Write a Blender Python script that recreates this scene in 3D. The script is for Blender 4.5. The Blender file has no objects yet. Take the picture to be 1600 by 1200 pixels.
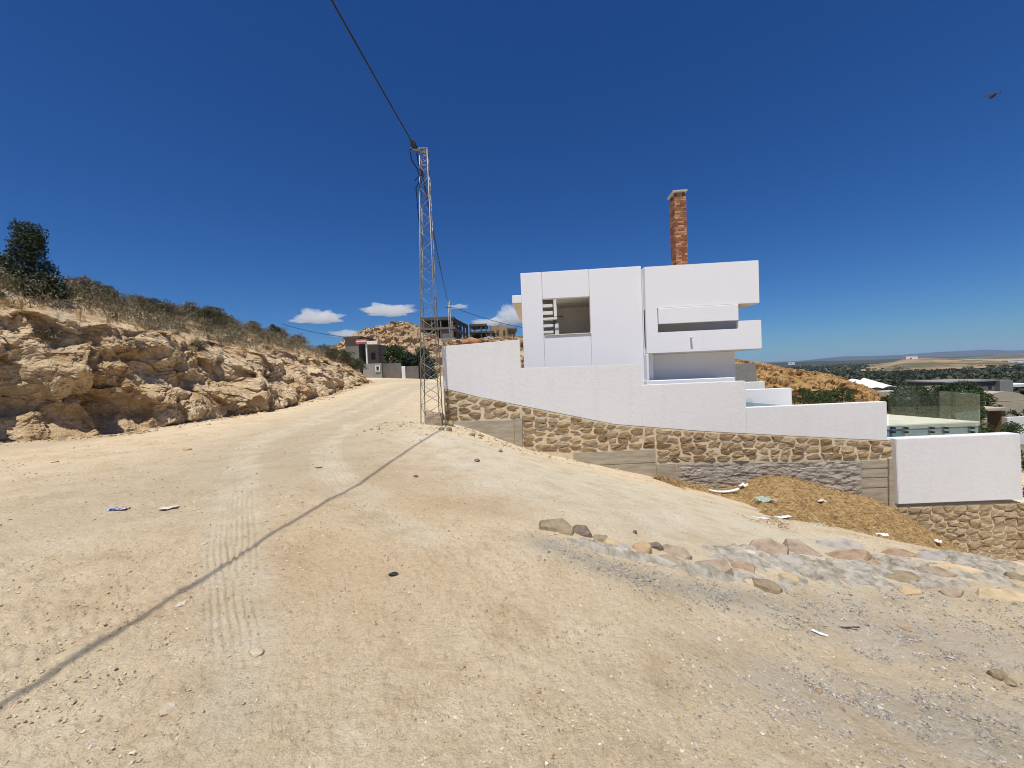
import bpy, bmesh, math, random
import numpy as np
from mathutils import Vector, Matrix, noise as mnoise

rng = np.random.default_rng(7)
random.seed(7)
SC = bpy.context.scene
COL = SC.collection

# ------------------------------------------------------------------ camera
CAM_H, FPX, PITCH, ROLL = 1.55, 620.0, math.radians(1.75), math.radians(2.4)
fwd = Vector((0, math.cos(PITCH), -math.sin(PITCH)))
up0 = Vector((0, math.sin(PITCH), math.cos(PITCH)))
rt0 = Vector((1, 0, 0))
up = up0 * math.cos(ROLL) + rt0 * math.sin(ROLL)
rt = rt0 * math.cos(ROLL) - up0 * math.sin(ROLL)
cam_data = bpy.data.cameras.new('camera')
cam_data.sensor_width = 36.0
cam_data.lens = 36.0 * FPX / 1600.0
cam_data.clip_start, cam_data.clip_end = 0.05, 60000
cam = bpy.data.objects.new('camera', cam_data)
COL.objects.link(cam)
M = Matrix((rt, up, -fwd)).transposed().to_4x4()
M.translation = (0, 0, CAM_H)
cam.matrix_world = M
SC.camera = cam

# ------------------------------------------------------------------ sky, sun, exposure
SUN = Vector((-0.080, -0.33, 0.94)).normalized()
world = bpy.data.worlds.new('World')
SC.world = world
world.use_nodes = True
wn = world.node_tree.nodes
wl = world.node_tree.links
bg = wn.get('Background') or wn.new('ShaderNodeBackground')
sky = wn.new('ShaderNodeTexSky')
sky.sky_type = 'NISHITA'
sky.sun_disc = False
sky.sun_elevation = math.asin(SUN.z)
sky.sun_rotation = math.atan2(SUN.x, SUN.y)
sky.altitude = 300
sky.air_density = 1.0
sky.dust_density = 0.15
sky.ozone_density = 4.0
hs = wn.new('ShaderNodeHueSaturation')          # the deep blue of a dry-air summer sky
hs.inputs['Saturation'].default_value = 1.22
hs.inputs['Value'].default_value = 0.90
wl.new(sky.outputs[0], hs.inputs['Color'])
tint = wn.new('ShaderNodeMix'); tint.data_type = 'RGBA'; tint.blend_type = 'MULTIPLY'
tint.inputs[0].default_value = 1.0
tint.inputs[7].default_value = (0.295, 0.515, 0.795, 1)
wl.new(hs.outputs[0], tint.inputs[6])
wl.new(tint.outputs[2], bg.inputs[0])
bg.inputs[1].default_value = 0.10
sun_data = bpy.data.lights.new('sun', 'SUN')
sun_data.energy = 4.4
sun_data.angle = math.radians(0.53)
sun_data.color = (1.0, 0.965, 0.89)
sun = bpy.data.objects.new('sun', sun_data)
COL.objects.link(sun)
sun.rotation_euler = SUN.to_track_quat('Z', 'Y').to_euler()
SC.view_settings.view_transform = 'Standard'
SC.view_settings.look = 'None'
SC.view_settings.exposure = 0.15
SC.view_settings.gamma = 1.0
SC.view_settings.use_curve_mapping = False
SC.render.engine = 'CYCLES'
SC.cycles.max_bounces = 8
SC.cycles.diffuse_bounces = 5
SC.cycles.transparent_max_bounces = 12
SC.cycles.volume_bounces = 6
SC.cycles.use_denoising = True
SC.cycles.filter_width = 1.0

# ------------------------------------------------------------------ layout helpers (pixel of the 1600x1200 photo + depth -> world point)
CAMP = Vector((0, 0, CAM_H))


def ray(px, py):
    return fwd + rt * ((px - 800) / FPX) + up * ((600 - py) / FPX)


def P(px, py, Y):
    d = ray(px, py)
    return CAMP + d * (Y / d.y)


def atz(px, py, z):
    d = ray(px, py)
    return CAMP + d * ((z - CAM_H) / d.z)


def lin(r, g, b):
    f = lambda c: (c / 255 / 12.92) if c / 255 <= 0.04045 else ((c / 255 + 0.055) / 1.055) ** 2.4
    return (f(r), f(g), f(b), 1.0)


# ------------------------------------------------------------------ numpy noise
def _h(ix, iy, iz, seed):
    n = (ix * 374761393 + iy * 668265263 + iz * 2147483647 + seed * 974634777) & 0xFFFFFFFF
    n = ((n ^ (n >> 13)) * 1274126177) & 0xFFFFFFFF
    n = ((n ^ (n >> 16)) * 2246822519) & 0xFFFFFFFF
    return (n ^ (n >> 15)) & 0xFFFFFFFF


def pn3(x, y, z, seed=0):
    x = np.asarray(x, float); y = np.asarray(y, float); z = np.asarray(z, float)
    xi = np.floor(x).astype(np.int64); yi = np.floor(y).astype(np.int64); zi = np.floor(z).astype(np.int64)
    xf, yf, zf = x - xi, y - yi, z - zi
    q = lambda t: t * t * t * (t * (t * 6 - 15) + 10)
    u, v, w = q(xf), q(yf), q(zf)

    def g(dx, dy, dz):
        hh = _h(xi + dx, yi + dy, zi + dz, seed)
        a = ((hh & 1023) / 511.5) - 1
        b = (((hh >> 10) & 1023) / 511.5) - 1
        c = (((hh >> 20) & 1023) / 511.5) - 1
        return a * (xf - dx) + b * (yf - dy) + c * (zf - dz)
    x00 = g(0, 0, 0) * (1 - u) + g(1, 0, 0) * u
    x10 = g(0, 1, 0) * (1 - u) + g(1, 1, 0) * u
    x01 = g(0, 0, 1) * (1 - u) + g(1, 0, 1) * u
    x11 = g(0, 1, 1) * (1 - u) + g(1, 1, 1) * u
    return (x00 * (1 - v) + x10 * v) * (1 - w) + (x01 * (1 - v) + x11 * v) * w


def pn2(x, y, seed=0):
    x = np.asarray(x, float); y = np.asarray(y, float)
    xi = np.floor(x).astype(np.int64); yi = np.floor(y).astype(np.int64)
    xf, yf = x - xi, y - yi
    q = lambda t: t * t * t * (t * (t * 6 - 15) + 10)
    u, v = q(xf), q(yf)

    def g(dx, dy):
        hh = _h(xi + dx, yi + dy, 17, seed)
        a = ((hh & 4095) / 2047.5) - 1
        b = (((hh >> 12) & 4095) / 2047.5) - 1
        return a * (xf - dx) + b * (yf - dy)
    return (g(0, 0) * (1 - u) + g(1, 0) * u) * (1 - v) + (g(0, 1) * (1 - u) + g(1, 1) * u) * v


def fbm2(x, y, octv=4, seed=0, gain=0.5):
    s, a = 0.0, 1.0
    for i in range(octv):
        s = s + a * pn2(x, y, seed + i * 13)
        x, y = 2.03 * (x * 0.8 - y * 0.6), 2.03 * (x * 0.6 + y * 0.8)
        a *= gain
    return s


def fbm3(x, y, z, octv=4, seed=0, gain=0.5, ridged=False):
    s, a = 0.0, 1.0
    for i in range(octv):
        n = pn3(x, y, z, seed + i * 13)
        s = s + a * ((0.35 - np.abs(n)) * 1.6 if ridged else n)
        x, y, z = 2.03 * (x * 0.8 - y * 0.6), 2.03 * (x * 0.6 + y * 0.8), 2.03 * z + 3.7
        a *= gain
    return s


def facet3(x, y, z, seed=0):
    """broken-rock noise: every cell is a tilted flat block with a jump to its neighbours"""
    xi = np.floor(x).astype(np.int64); yi = np.floor(y).astype(np.int64); zi = np.floor(z).astype(np.int64)
    best = np.full(x.shape, 1e9); val = np.zeros(x.shape)
    for dx in (-1, 0, 1):
        for dy in (-1, 0, 1):
            for dz in (-1, 0, 1):
                h1 = _h(xi + dx, yi + dy, zi + dz, seed); h2 = _h(xi + dx, yi + dy, zi + dz, seed + 7)
                cx = xi + dx + (h1 & 1023) / 1023.0; cy = yi + dy + ((h1 >> 10) & 1023) / 1023.0; cz = zi + dz + ((h1 >> 20) & 1023) / 1023.0
                d = (x - cx) ** 2 + (y - cy) ** 2 + (z - cz) ** 2
                v = (h2 & 1023) / 511.5 - 1 + .9 * (((h2 >> 10) & 1023) / 511.5 - 1) * (y - cy) + .9 * (((h2 >> 20) & 1023) / 511.5 - 1) * (z - cz)
                m = d < best
                best = np.where(m, d, best); val = np.where(m, v, val)
    return val


def sstep(a, b, x):
    t = np.clip((x - a) / (b - a), 0, 1)
    return t * t * (3 - 2 * t)


# ------------------------------------------------------------------ ground height function
CTRL = [(0, 0, 0), (0, -3, 0), (-3, 0, .12), (3, 0, -.22), (-3, -4, .1), (3, -4, -.22), (-8, 0, .36), (-8, -6, .36),
        (8, -2, -.95), (-13, 4, .42), (8, 2, -1.2), (14, 0, -2.3), (14, 5, -3.4), (20, 8, -5.2), (24, 14, -6.0),
        (-2.5, 5, .10), (-5.5, 5, .24), (0, 5, -.16), (-6, 9, .22), (-1, 8, -.05), (0, 16, -.8), (6, 18, -2.6), (13, 18, -4.6),
        (-5, 12, .17), (-5, 20, .38), (-5.5, 30, .72), (-18, 10, .4), (-18, 20, .4), (-18, 35, 1.0), (4, 30, -1.0), (-2, 22, .2)]
for px, py, Y in [(0, 690, 10), (150, 682, 11), (280, 662, 13.5), (400, 645, 17), (480, 625, 22), (540, 607, 30), (565, 598, 36),
                  (693, 660, 11.9), (660, 660, 11.6), (815, 699, 11.9), (950, 730, 11.9), (1100, 766, 11.9), (1250, 812, 11.9), (1400, 855, 11.9), (1600, 878, 11.9),
                  (860, 832, 4.1), (1000, 866, 4.15), (1200, 905, 4.25), (1400, 895, 4.75), (1600, 900, 4.9),
                  (1600, 1150, 2.35), (1200, 1150, 1.9), (610, 597, 40), (620, 591, 55)]:
    p = P(px, py, Y)
    CTRL.append((p.x, p.y, p.z))
_C = np.array(CTRL, float)
_c2 = 3.0


def _phi(r2):
    return np.sqrt(r2 + _c2)


_n = len(_C)
_A = np.zeros((_n + 3, _n + 3))
_A[:_n, :_n] = _phi((_C[:, None, 0] - _C[None, :, 0]) ** 2 + (_C[:, None, 1] - _C[None, :, 1]) ** 2) + np.eye(_n) * -0.02
_A[:_n, _n] = 1; _A[:_n, _n + 1] = _C[:, 0]; _A[:_n, _n + 2] = _C[:, 1]
_A[_n:, :_n] = _A[:_n, _n:].T
_W = np.linalg.solve(_A, np.concatenate([_C[:, 2], [0, 0, 0]]))


def near_z(x, y):
    x = np.asarray(x, float); y = np.asarray(y, float)
    xc, yc = np.clip(x, -20, 26), np.clip(y, -8, 56)
    z = _W[_n] + _W[_n + 1] * xc + _W[_n + 2] * yc
    for i in range(_n):
        z = z + _W[i] * _phi((xc - _C[i, 0]) ** 2 + (yc - _C[i, 1]) ** 2)
    return z


_LR = np.log(np.array([8, 15, 40, 93, 300, 600, 1500, 3000, 9000.0]))
_GZ = np.array([2.0, 4.2, 7.0, 9.3, 16, 21, 27, 33, 42.0])


def far_z(x, y):
    r = np.sqrt(x * x + y * y) + 1e-6
    th = np.degrees(np.arctan2(x, y))
    S = sstep(-4, 22, th) * (1 - 0.75 * sstep(100, 150, th))
    S = np.maximum(S, 0.0)
    g = np.interp(np.log(r), _LR, _GZ)
    return 1.35 * sstep(20, 55, r) - S * g


def gz(x, y):
    x = np.asarray(x, float); y = np.asarray(y, float)
    r = np.sqrt(x * x + y * y)
    b = sstep(24, 44, r)
    # keep the road side of the near field farther out
    b = b * (1 - sstep(0.0, -4.0, x) * (1 - sstep(52, 66, r)) * (y > 0))
    z = near_z(x, y) * (1 - b) + far_z(x, y) * b
    und = 0.030 * fbm2(x * 0.7, y * 0.7, 2, 5) + 0.05 * fbm2(x * 0.16, y * 0.16, 2, 9) * sstep(3, 12, r)
    return z + und


def G(px, py, zoff=0.0):
    """first ground hit of a photo pixel"""
    d = ray(px, py)
    Ys = np.geomspace(0.7, 90, 400)
    t = Ys / d.y
    X, Z = d.x * t, CAM_H + d.z * t
    below = Z < gz(X, Ys) + zoff
    i = int(np.argmax(below)) if below.any() else len(Ys) - 1
    lo, hi = Ys[max(i - 1, 0)], Ys[i]
    for _ in range(18):
        m = (lo + hi) / 2
        if CAM_H + d.z * m / d.y < float(gz(d.x * m / d.y, m)) + zoff:
            hi = m
        else:
            lo = m
    return Vector((d.x * hi / d.y, hi, CAM_H + d.z * hi / d.y))


# ------------------------------------------------------------------ object helpers
def link(o, parent=None):
    COL.objects.link(o)
    if parent is not None:
        o.parent = parent
    return o


def tag(o, label=None, cat=None, group=None, kind=None):
    if label: o['label'] = label
    if cat: o['category'] = cat
    if group: o['group'] = group
    if kind: o['kind'] = kind
    return o


def empty(name, loc=(0, 0, 0), rz=0.0):
    o = bpy.data.objects.new(name, None)
    o.location = loc
    o.rotation_euler = (0, 0, rz)
    o.empty_display_size = 0.2
    return link(o)


def pyobj(name, verts, faces, m, parent=None, smooth=False, loc=None):
    me = bpy.data.meshes.new(name)
    me.from_pydata([tuple(v) for v in verts], [], faces)
    if smooth:
        me.polygons.foreach_set('use_smooth', [True] * len(me.polygons))
    me.materials.append(m)
    o = bpy.data.objects.new(name, me)
    if loc is not None:
        o.location = loc
    return link(o, parent)


def bmobj(name, bm, m, parent=None, smooth=False, loc=None):
    me = bpy.data.meshes.new(name)
    bm.to_mesh(me); bm.free()
    if smooth:
        me.polygons.foreach_set('use_smooth', [True] * len(me.polygons))
    me.materials.append(m)
    o = bpy.data.objects.new(name, me)
    if loc is not None:
        o.location = loc
    return link(o, parent)


def npobj(name, V, F, m, parent=None, smooth=True, attrs=None):
    """V (n,3), F (m,k) all faces with k corners"""
    V = np.ascontiguousarray(V, dtype=np.float32); F = np.ascontiguousarray(F, dtype=np.int32)
    me = bpy.data.meshes.new(name)
    k = F.shape[1]
    me.vertices.add(len(V)); me.vertices.foreach_set('co', V.ravel())
    me.loops.add(F.size); me.loops.foreach_set('vertex_index', F.ravel())
    me.polygons.add(len(F))
    me.polygons.foreach_set('loop_start', np.arange(0, F.size, k, dtype=np.int32))
    try:
        me.polygons.foreach_set('loop_total', np.full(len(F), k, dtype=np.int32))
    except Exception:
        pass
    me.update(calc_edges=True)
    me.polygons.foreach_set('use_smooth', np.full(len(F), bool(smooth)))
    for an, av in (attrs or {}).items():
        a = me.attributes.new(an, 'FLOAT', 'POINT')
        a.data.foreach_set('value', np.ascontiguousarray(av, dtype=np.float32))
    me.materials.append(m)
    me.validate()
    o = bpy.data.objects.new(name, me)
    return link(o, parent)


def gridfaces(nr, nc, wrap=False):
    i = np.arange(nr - 1)[:, None]; j = np.arange(nc if wrap else nc - 1)[None, :]
    j2 = (j + 1) % nc
    return np.stack([i * nc + j, i * nc + j2, (i + 1) * nc + j2, (i + 1) * nc + j], -1).reshape(-1, 4)


def boxv(x0, x1, y0, y1, z0, z1):
    v = [(x0, y0, z0), (x1, y0, z0), (x1, y1, z0), (x0, y1, z0), (x0, y0, z1), (x1, y0, z1), (x1, y1, z1), (x0, y1, z1)]
    f = [(0, 3, 2, 1), (4, 5, 6, 7), (0, 1, 5, 4), (1, 2, 6, 5), (2, 3, 7, 6), (3, 0, 4, 7)]
    return v, f


def box(name, x0, x1, y0, y1, z0, z1, m, parent=None, bev=0.012):
    bm = bmesh.new()
    v, f = boxv(x0, x1, y0, y1, z0, z1)
    vs = [bm.verts.new(c) for c in v]
    for q in f:
        bm.faces.new([vs[i] for i in q])
    if bev:
        bmesh.ops.bevel(bm, geom=bm.edges[:], offset=bev, segments=1, affect='EDGES')
    return bmobj(name, bm, m, parent)


def boxes(name, lst, m, parent=None):
    V, F = [], []
    for b in lst:
        v, f = boxv(*b)
        n = len(V)
        V += v; F += [tuple(i + n for i in q) for q in f]
    return pyobj(name, V, F, m, parent)


def prism(name, poly, y0, y1, m, parent=None, bev=0.0):
    """polygon in (x,z), extruded from y0 to y1"""
    bm = bmesh.new()
    a = [bm.verts.new((x, y0, z)) for x, z in poly]
    b = [bm.verts.new((x, y1, z)) for x, z in poly]
    bm.faces.new(a); bm.faces.new(b[::-1])
    n = len(poly)
    for i in range(n):
        bm.faces.new([a[i], b[i], b[(i + 1) % n], a[(i + 1) % n]])
    bmesh.ops.recalc_face_normals(bm, faces=bm.faces[:])
    if bev:
        bmesh.ops.bevel(bm, geom=bm.edges[:], offset=bev, segments=2, affect='EDGES')
    return bmobj(name, bm, m, parent)


def tube(V, F, pts, rad, n=6):
    """append a tube along pts (list of Vector) to V,F; rad scalar or list"""
    base = len(V)
    for i, p in enumerate(pts):
        p = Vector(p)
        a = Vector(pts[max(i - 1, 0)]); b = Vector(pts[min(i + 1, len(pts) - 1)])
        t = (b - a).normalized()
        s = t.cross(Vector((0, 0, 1)))
        if s.length < 1e-3: s = t.cross(Vector((1, 0, 0)))
        s.normalize(); w = s.cross(t)
        r = rad[i] if hasattr(rad, '__len__') else rad
        for k in range(n):
            an = 2 * math.pi * k / n
            V.append(tuple(p + s * (r * math.cos(an)) + w * (r * math.sin(an))))
    for i in range(len(pts) - 1):
        for k in range(n):
            a0 = base + i * n + k; a1 = base + i * n + (k + 1) % n
            F.append((a0, a1, a1 + n, a0 + n))
    F.append(tuple(base + k for k in range(n))[::-1])
    F.append(tuple(base + (len(pts) - 1) * n + k for k in range(n)))


def tubeobj(name, pts, rad, m, parent=None, n=6):
    V, F = [], []
    tube(V, F, pts, rad, n)
    return pyobj(name, V, F, m, parent, smooth=True)


def bar(name, a, b, w, m, parent=None):
    """square steel bar from a to b"""
    return tubeobj(name, [a, b], w * 0.7, m, parent, n=4)


# ------------------------------------------------------------------ materials
def newmat(name, rough=0.9, spec=0.2):
    m = bpy.data.materials.new(name)
    m.use_nodes = True
    nt = m.node_tree
    b = nt.nodes['Principled BSDF']
    b.inputs['Roughness'].default_value = rough
    b.inputs['Specular IOR Level'].default_value = spec
    return m, nt, b


def nd(nt, typ, **kw):
    n = nt.nodes.new(typ)
    for k, v in kw.items():
        if k.startswith('i_'):
            n.inputs[k[2:].replace('_', ' ')].default_value = v
        else:
            setattr(n, k, v)
    return n


def noise_node(nt, vec, scale, detail=6, rough=0.6, dist=0.0):
    n = nd(nt, 'ShaderNodeTexNoise')
    n.inputs['Scale'].default_value = scale; n.inputs['Detail'].default_value = detail
    n.inputs['Roughness'].default_value = rough; n.inputs['Distortion'].default_value = dist
    if vec is not None: nt.links.new(vec, n.inputs['Vector'])
    return n.outputs['Fac']


def ramp(nt, fac, stops, interp='LINEAR'):
    r = nd(nt, 'ShaderNodeValToRGB')
    cr = r.color_ramp
    cr.interpolation = interp
    while len(cr.elements) < len(stops): cr.elements.new(0.5)
    for e, (p, c) in zip(cr.elements, stops):
        e.position = p; e.color = c if len(c) == 4 else (*c, 1)
    nt.links.new(fac, r.inputs[0])
    return r.outputs[0]


def mixc(nt, fac, a, b, blend='MIX'):
    n = nd(nt, 'ShaderNodeMix', data_type='RGBA', blend_type=blend)
    if isinstance(fac, (int, float)): n.inputs[0].default_value = fac
    else: nt.links.new(fac, n.inputs[0])
    for s, v in ((6, a), (7, b)):
        if isinstance(v, tuple): n.inputs[s].default_value = v
        else: nt.links.new(v, n.inputs[s])
    return n.outputs[2]


def math_(nt, op, a, b=None, c=None, clamp=False):
    n = nd(nt, 'ShaderNodeMath', operation=op, use_clamp=clamp)
    for s, v in ((0, a), (1, b), (2, c)):
        if v is None: continue
        if isinstance(v, (int, float)): n.inputs[s].default_value = v
        else: nt.links.new(v, n.inputs[s])
    return n.outputs[0]


def bump(nt, b, heights, strength=0.5, dist=0.02):
    """heights: list of (socket, weight)"""
    tot = None
    for h, w in heights:
        x = math_(nt, 'MULTIPLY', h, w)
        tot = x if tot is None else math_(nt, 'ADD', tot, x)
    n = nd(nt, 'ShaderNodeBump')
    n.inputs['Strength'].default_value = strength; n.inputs['Distance'].default_value = dist
    nt.links.new(tot, n.inputs['Height'])
    nt.links.new(n.outputs[0], b.inputs['Normal'])


def objcoord(nt):
    return nd(nt, 'ShaderNodeTexCoord').outputs['Object']


def scaled(nt, vec, s):
    n = nd(nt, 'ShaderNodeMapping')
    n.inputs['Scale'].default_value = s
    nt.links.new(vec, n.inputs['Vector'])
    return n.outputs[0]


def simple(name, stops, scale=4.0, detail=6, rough=0.9, bs=30.0, bstr=0.3, bd=0.01, spec=0.2, stretch=None, rand=0.0, metallic=0.0):
    """noise-driven colour ramp + noise bump; rand = colour shift by object"""
    m, nt, b = newmat(name, rough, spec)
    v = objcoord(nt)
    if stretch: v = scaled(nt, v, stretch)
    f = noise_node(nt, v, scale, detail)
    if rand:
        oi = nd(nt, 'ShaderNodeObjectInfo').outputs['Random']
        f = math_(nt, 'ADD', f, math_(nt, 'MULTIPLY', math_(nt, 'SUBTRACT', oi, 0.5), rand))
    nt.links.new(ramp(nt, f, stops), b.inputs['Base Color'])
    if bstr:
        bump(nt, b, [(noise_node(nt, v, bs, 5), 1.0)], bstr, bd)
    b.inputs['Metallic'].default_value = metallic
    return m


def stuffleaf(name, stops, trans=0.25, rough=0.7, attr='tone'):
    """foliage: colour by the 'tone' attribute of each leaf, a little light through the leaf"""
    m, nt, b = newmat(name, rough, 0.25)
    a = nd(nt, 'ShaderNodeAttribute', attribute_name=attr).outputs['Fac']
    c = ramp(nt, a, stops)
    nt.links.new(c, b.inputs['Base Color'])
    if trans:
        t = nd(nt, 'ShaderNodeBsdfTranslucent'); nt.links.new(c, t.inputs[0])
        mx = nd(nt, 'ShaderNodeMixShader'); mx.inputs[0].default_value = trans
        nt.links.new(b.outputs[0], mx.inputs[1]); nt.links.new(t.outputs[0], mx.inputs[2])
        nt.links.new(mx.outputs[0], nt.nodes['Material Output'].inputs['Surface'])
    return m


# white house render and rougher white stucco
MT = {}


def make_white(name, base, rough_scale, strength, dirt=0.10):
    m, nt, b = newmat(name, 0.85, 0.2)
    v = objcoord(nt)
    big = noise_node(nt, v, 0.9, 5, 0.65)
    streak = noise_node(nt, scaled(nt, v, (2.5, 2.5, 0.35)), 1.6, 5, 0.6)
    c = mixc(nt, math_(nt, 'MULTIPLY', ramp(nt, big, [(0.40, (0, 0, 0)), (0.75, (1, 1, 1))]), dirt), base, (base[0] * .86, base[1] * .84, base[2] * .80, 1))
    c = mixc(nt, math_(nt, 'MULTIPLY', ramp(nt, streak, [(0.52, (0, 0, 0)), (0.8, (1, 1, 1))]), dirt * 1.2), c, (base[0] * .78, base[1] * .77, base[2] * .75, 1))
    nt.links.new(c, b.inputs['Base Color'])
    fine = noise_node(nt, scaled(nt, v, (1, 1, 2.4)), rough_scale, 6, 0.75)
    bump(nt, b, [(fine, 1.0), (noise_node(nt, v, rough_scale * 0.22, 3), 0.7)], strength, 0.02)
    return m


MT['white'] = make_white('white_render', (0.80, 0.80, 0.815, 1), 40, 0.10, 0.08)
MT['stucco'] = make_white('rough_white_stucco', (0.765, 0.765, 0.755, 1), 32, 0.60, 0.22)
MT['inner'] = simple('shade_toned_inside', [(0.3, (.60, .55, .47)), (0.7, (.68, .63, .55))], 2.0, bs=20, bstr=0.1)  # room shade and warm ground bounce put into the wall colour
MT['soffit'] = simple('warm_bounce_cream', [(0.3, (.66, .60, .50)), (0.7, (.72, .66, .56))], 2.0, bs=20, bstr=0.05)  # warm light reflected up from the ground, painted into the white soffits
MT['mortar'] = simple('pale_yellow_mortar', [(0.25, (.50, .41, .27)), (0.5, (.64, .54, .37)), (0.75, (.72, .63, .46))], 6, bs=25, bstr=0.6, bd=0.02)
MT['concrete'] = simple('board_marked_concrete', [(0.3, (.30, .255, .185)), (0.55, (.41, .355, .265)), (0.8, (.51, .45, .345))], 3.0, bs=14, bstr=0.5, bd=0.02, stretch=(0.5, 1, 3.0))
MT['render_rough'] = simple('rough_grey_render', [(0.3, (.27, .235, .19)), (0.55, (.40, .355, .295)), (0.8, (.50, .455, .385))], 3.5, detail=9, bs=7, bstr=1.0, bd=0.06, stretch=(0.7, 1, 1.6))
MT['cement'] = simple('pale_cement', [(0.30, (.20, .172, .125)), (0.45, (.32, .285, .225)), (0.58, (.42, .38, .31)), (0.75, (.52, .475, .395))], 8, 9, bs=30, bstr=0.7, bd=0.015)
MT['galv'] = simple('galvanised_steel', [(0.3, (.24, .24, .23)), (0.7, (.36, .36, .345))], 3, rough=0.6, bstr=0.1, metallic=0.6)
MT['cable'] = simple('black_cable_sheath', [(0.3, (.012, .012, .014)), (0.7, (.03, .03, .035))], 3, rough=0.6, bstr=0)
MT['dark'] = simple('dark_fitting', [(0.3, (.02, .02, .022)), (0.7, (.05, .05, .055))], 5, rough=0.6, bstr=0)


def stone_mat(name, stops, sc=5, dust=0.0):
    m, nt, b = newmat(name, 0.92, 0.2)
    v = objcoord(nt)
    oi = nd(nt, 'ShaderNodeObjectInfo').outputs['Random']
    base = ramp(nt, oi, stops)
    n1 = noise_node(nt, v, sc, 7, 0.65)
    n2 = noise_node(nt, v, sc * 6, 6, 0.7)
    c = mixc(nt, 1.0, base, ramp(nt, n1, [(0.25, (.55, .52, .48)), (0.5, (.95, .95, .95)), (0.75, (1.35, 1.28, 1.15))]), 'MULTIPLY')
    if dust:
        c = mixc(nt, math_(nt, 'MULTIPLY', ramp(nt, noise_node(nt, v, 9, 7, .7), [(.38, (0, 0, 0)), (.62, (1, 1, 1))]), dust), c, (.52, .44, .33, 1))
    nt.links.new(c, b.inputs['Base Color'])
    bump(nt, b, [(n1, 1.0), (n2, 0.5)], 0.9, 0.03)
    return m


MT['stone'] = stone_mat('field_stone', [(0.0, (.22, .14, .07)), (0.2, (.35, .24, .13)), (0.4, (.44, .33, .19)), (0.55, (.30, .21, .12)), (0.7, (.40, .31, .19)), (0.85, (.48, .37, .23)), (1.0, (.19, .12, .07))])
MT['stone_pale'] = stone_mat('weathered_field_stone', [(0.0, (.33, .24, .14)), (0.3, (.42, .32, .20)), (0.6, (.38, .29, .18)), (1.0, (.46, .37, .245))])
MT['slab_brown'] = stone_mat('brown_slab_stone', [(0, (.33, .245, .175)), (1, (.39, .295, .215))], dust=.3)
MT['slab_orange'] = stone_mat('orange_slab_stone', [(0, (.46, .31, .16)), (1, (.50, .35, .19))], dust=.3)
MT['slab_rust'] = stone_mat('rust_slab_stone', [(0, (.36, .235, .15)), (1, (.42, .28, .18))], dust=.3)
MT['slab_grey'] = stone_mat('grey_slab_stone', [(0, (.36, .33, .30)), (1, (.42, .39, .35))], dust=.3)
MT['slab_olive'] = stone_mat('olive_slab_stone', [(0, (.25, .19, .11)), (1, (.30, .235, .14))], dust=.3)
MT['slab_sand'] = stone_mat('sandy_slab_stone', [(0, (.55, .40, .22)), (1, (.60, .46, .28))], dust=.3)
MT['slab_dark'] = stone_mat('dark_purple_stone', [(0, (.13, .085, .075)), (1, (.16, .11, .09))], dust=.3)
MT['pale_rock'] = stone_mat('pale_dirt_stone', [(0, (.60, .50, .36)), (1, (.66, .56, .42))])

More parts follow.
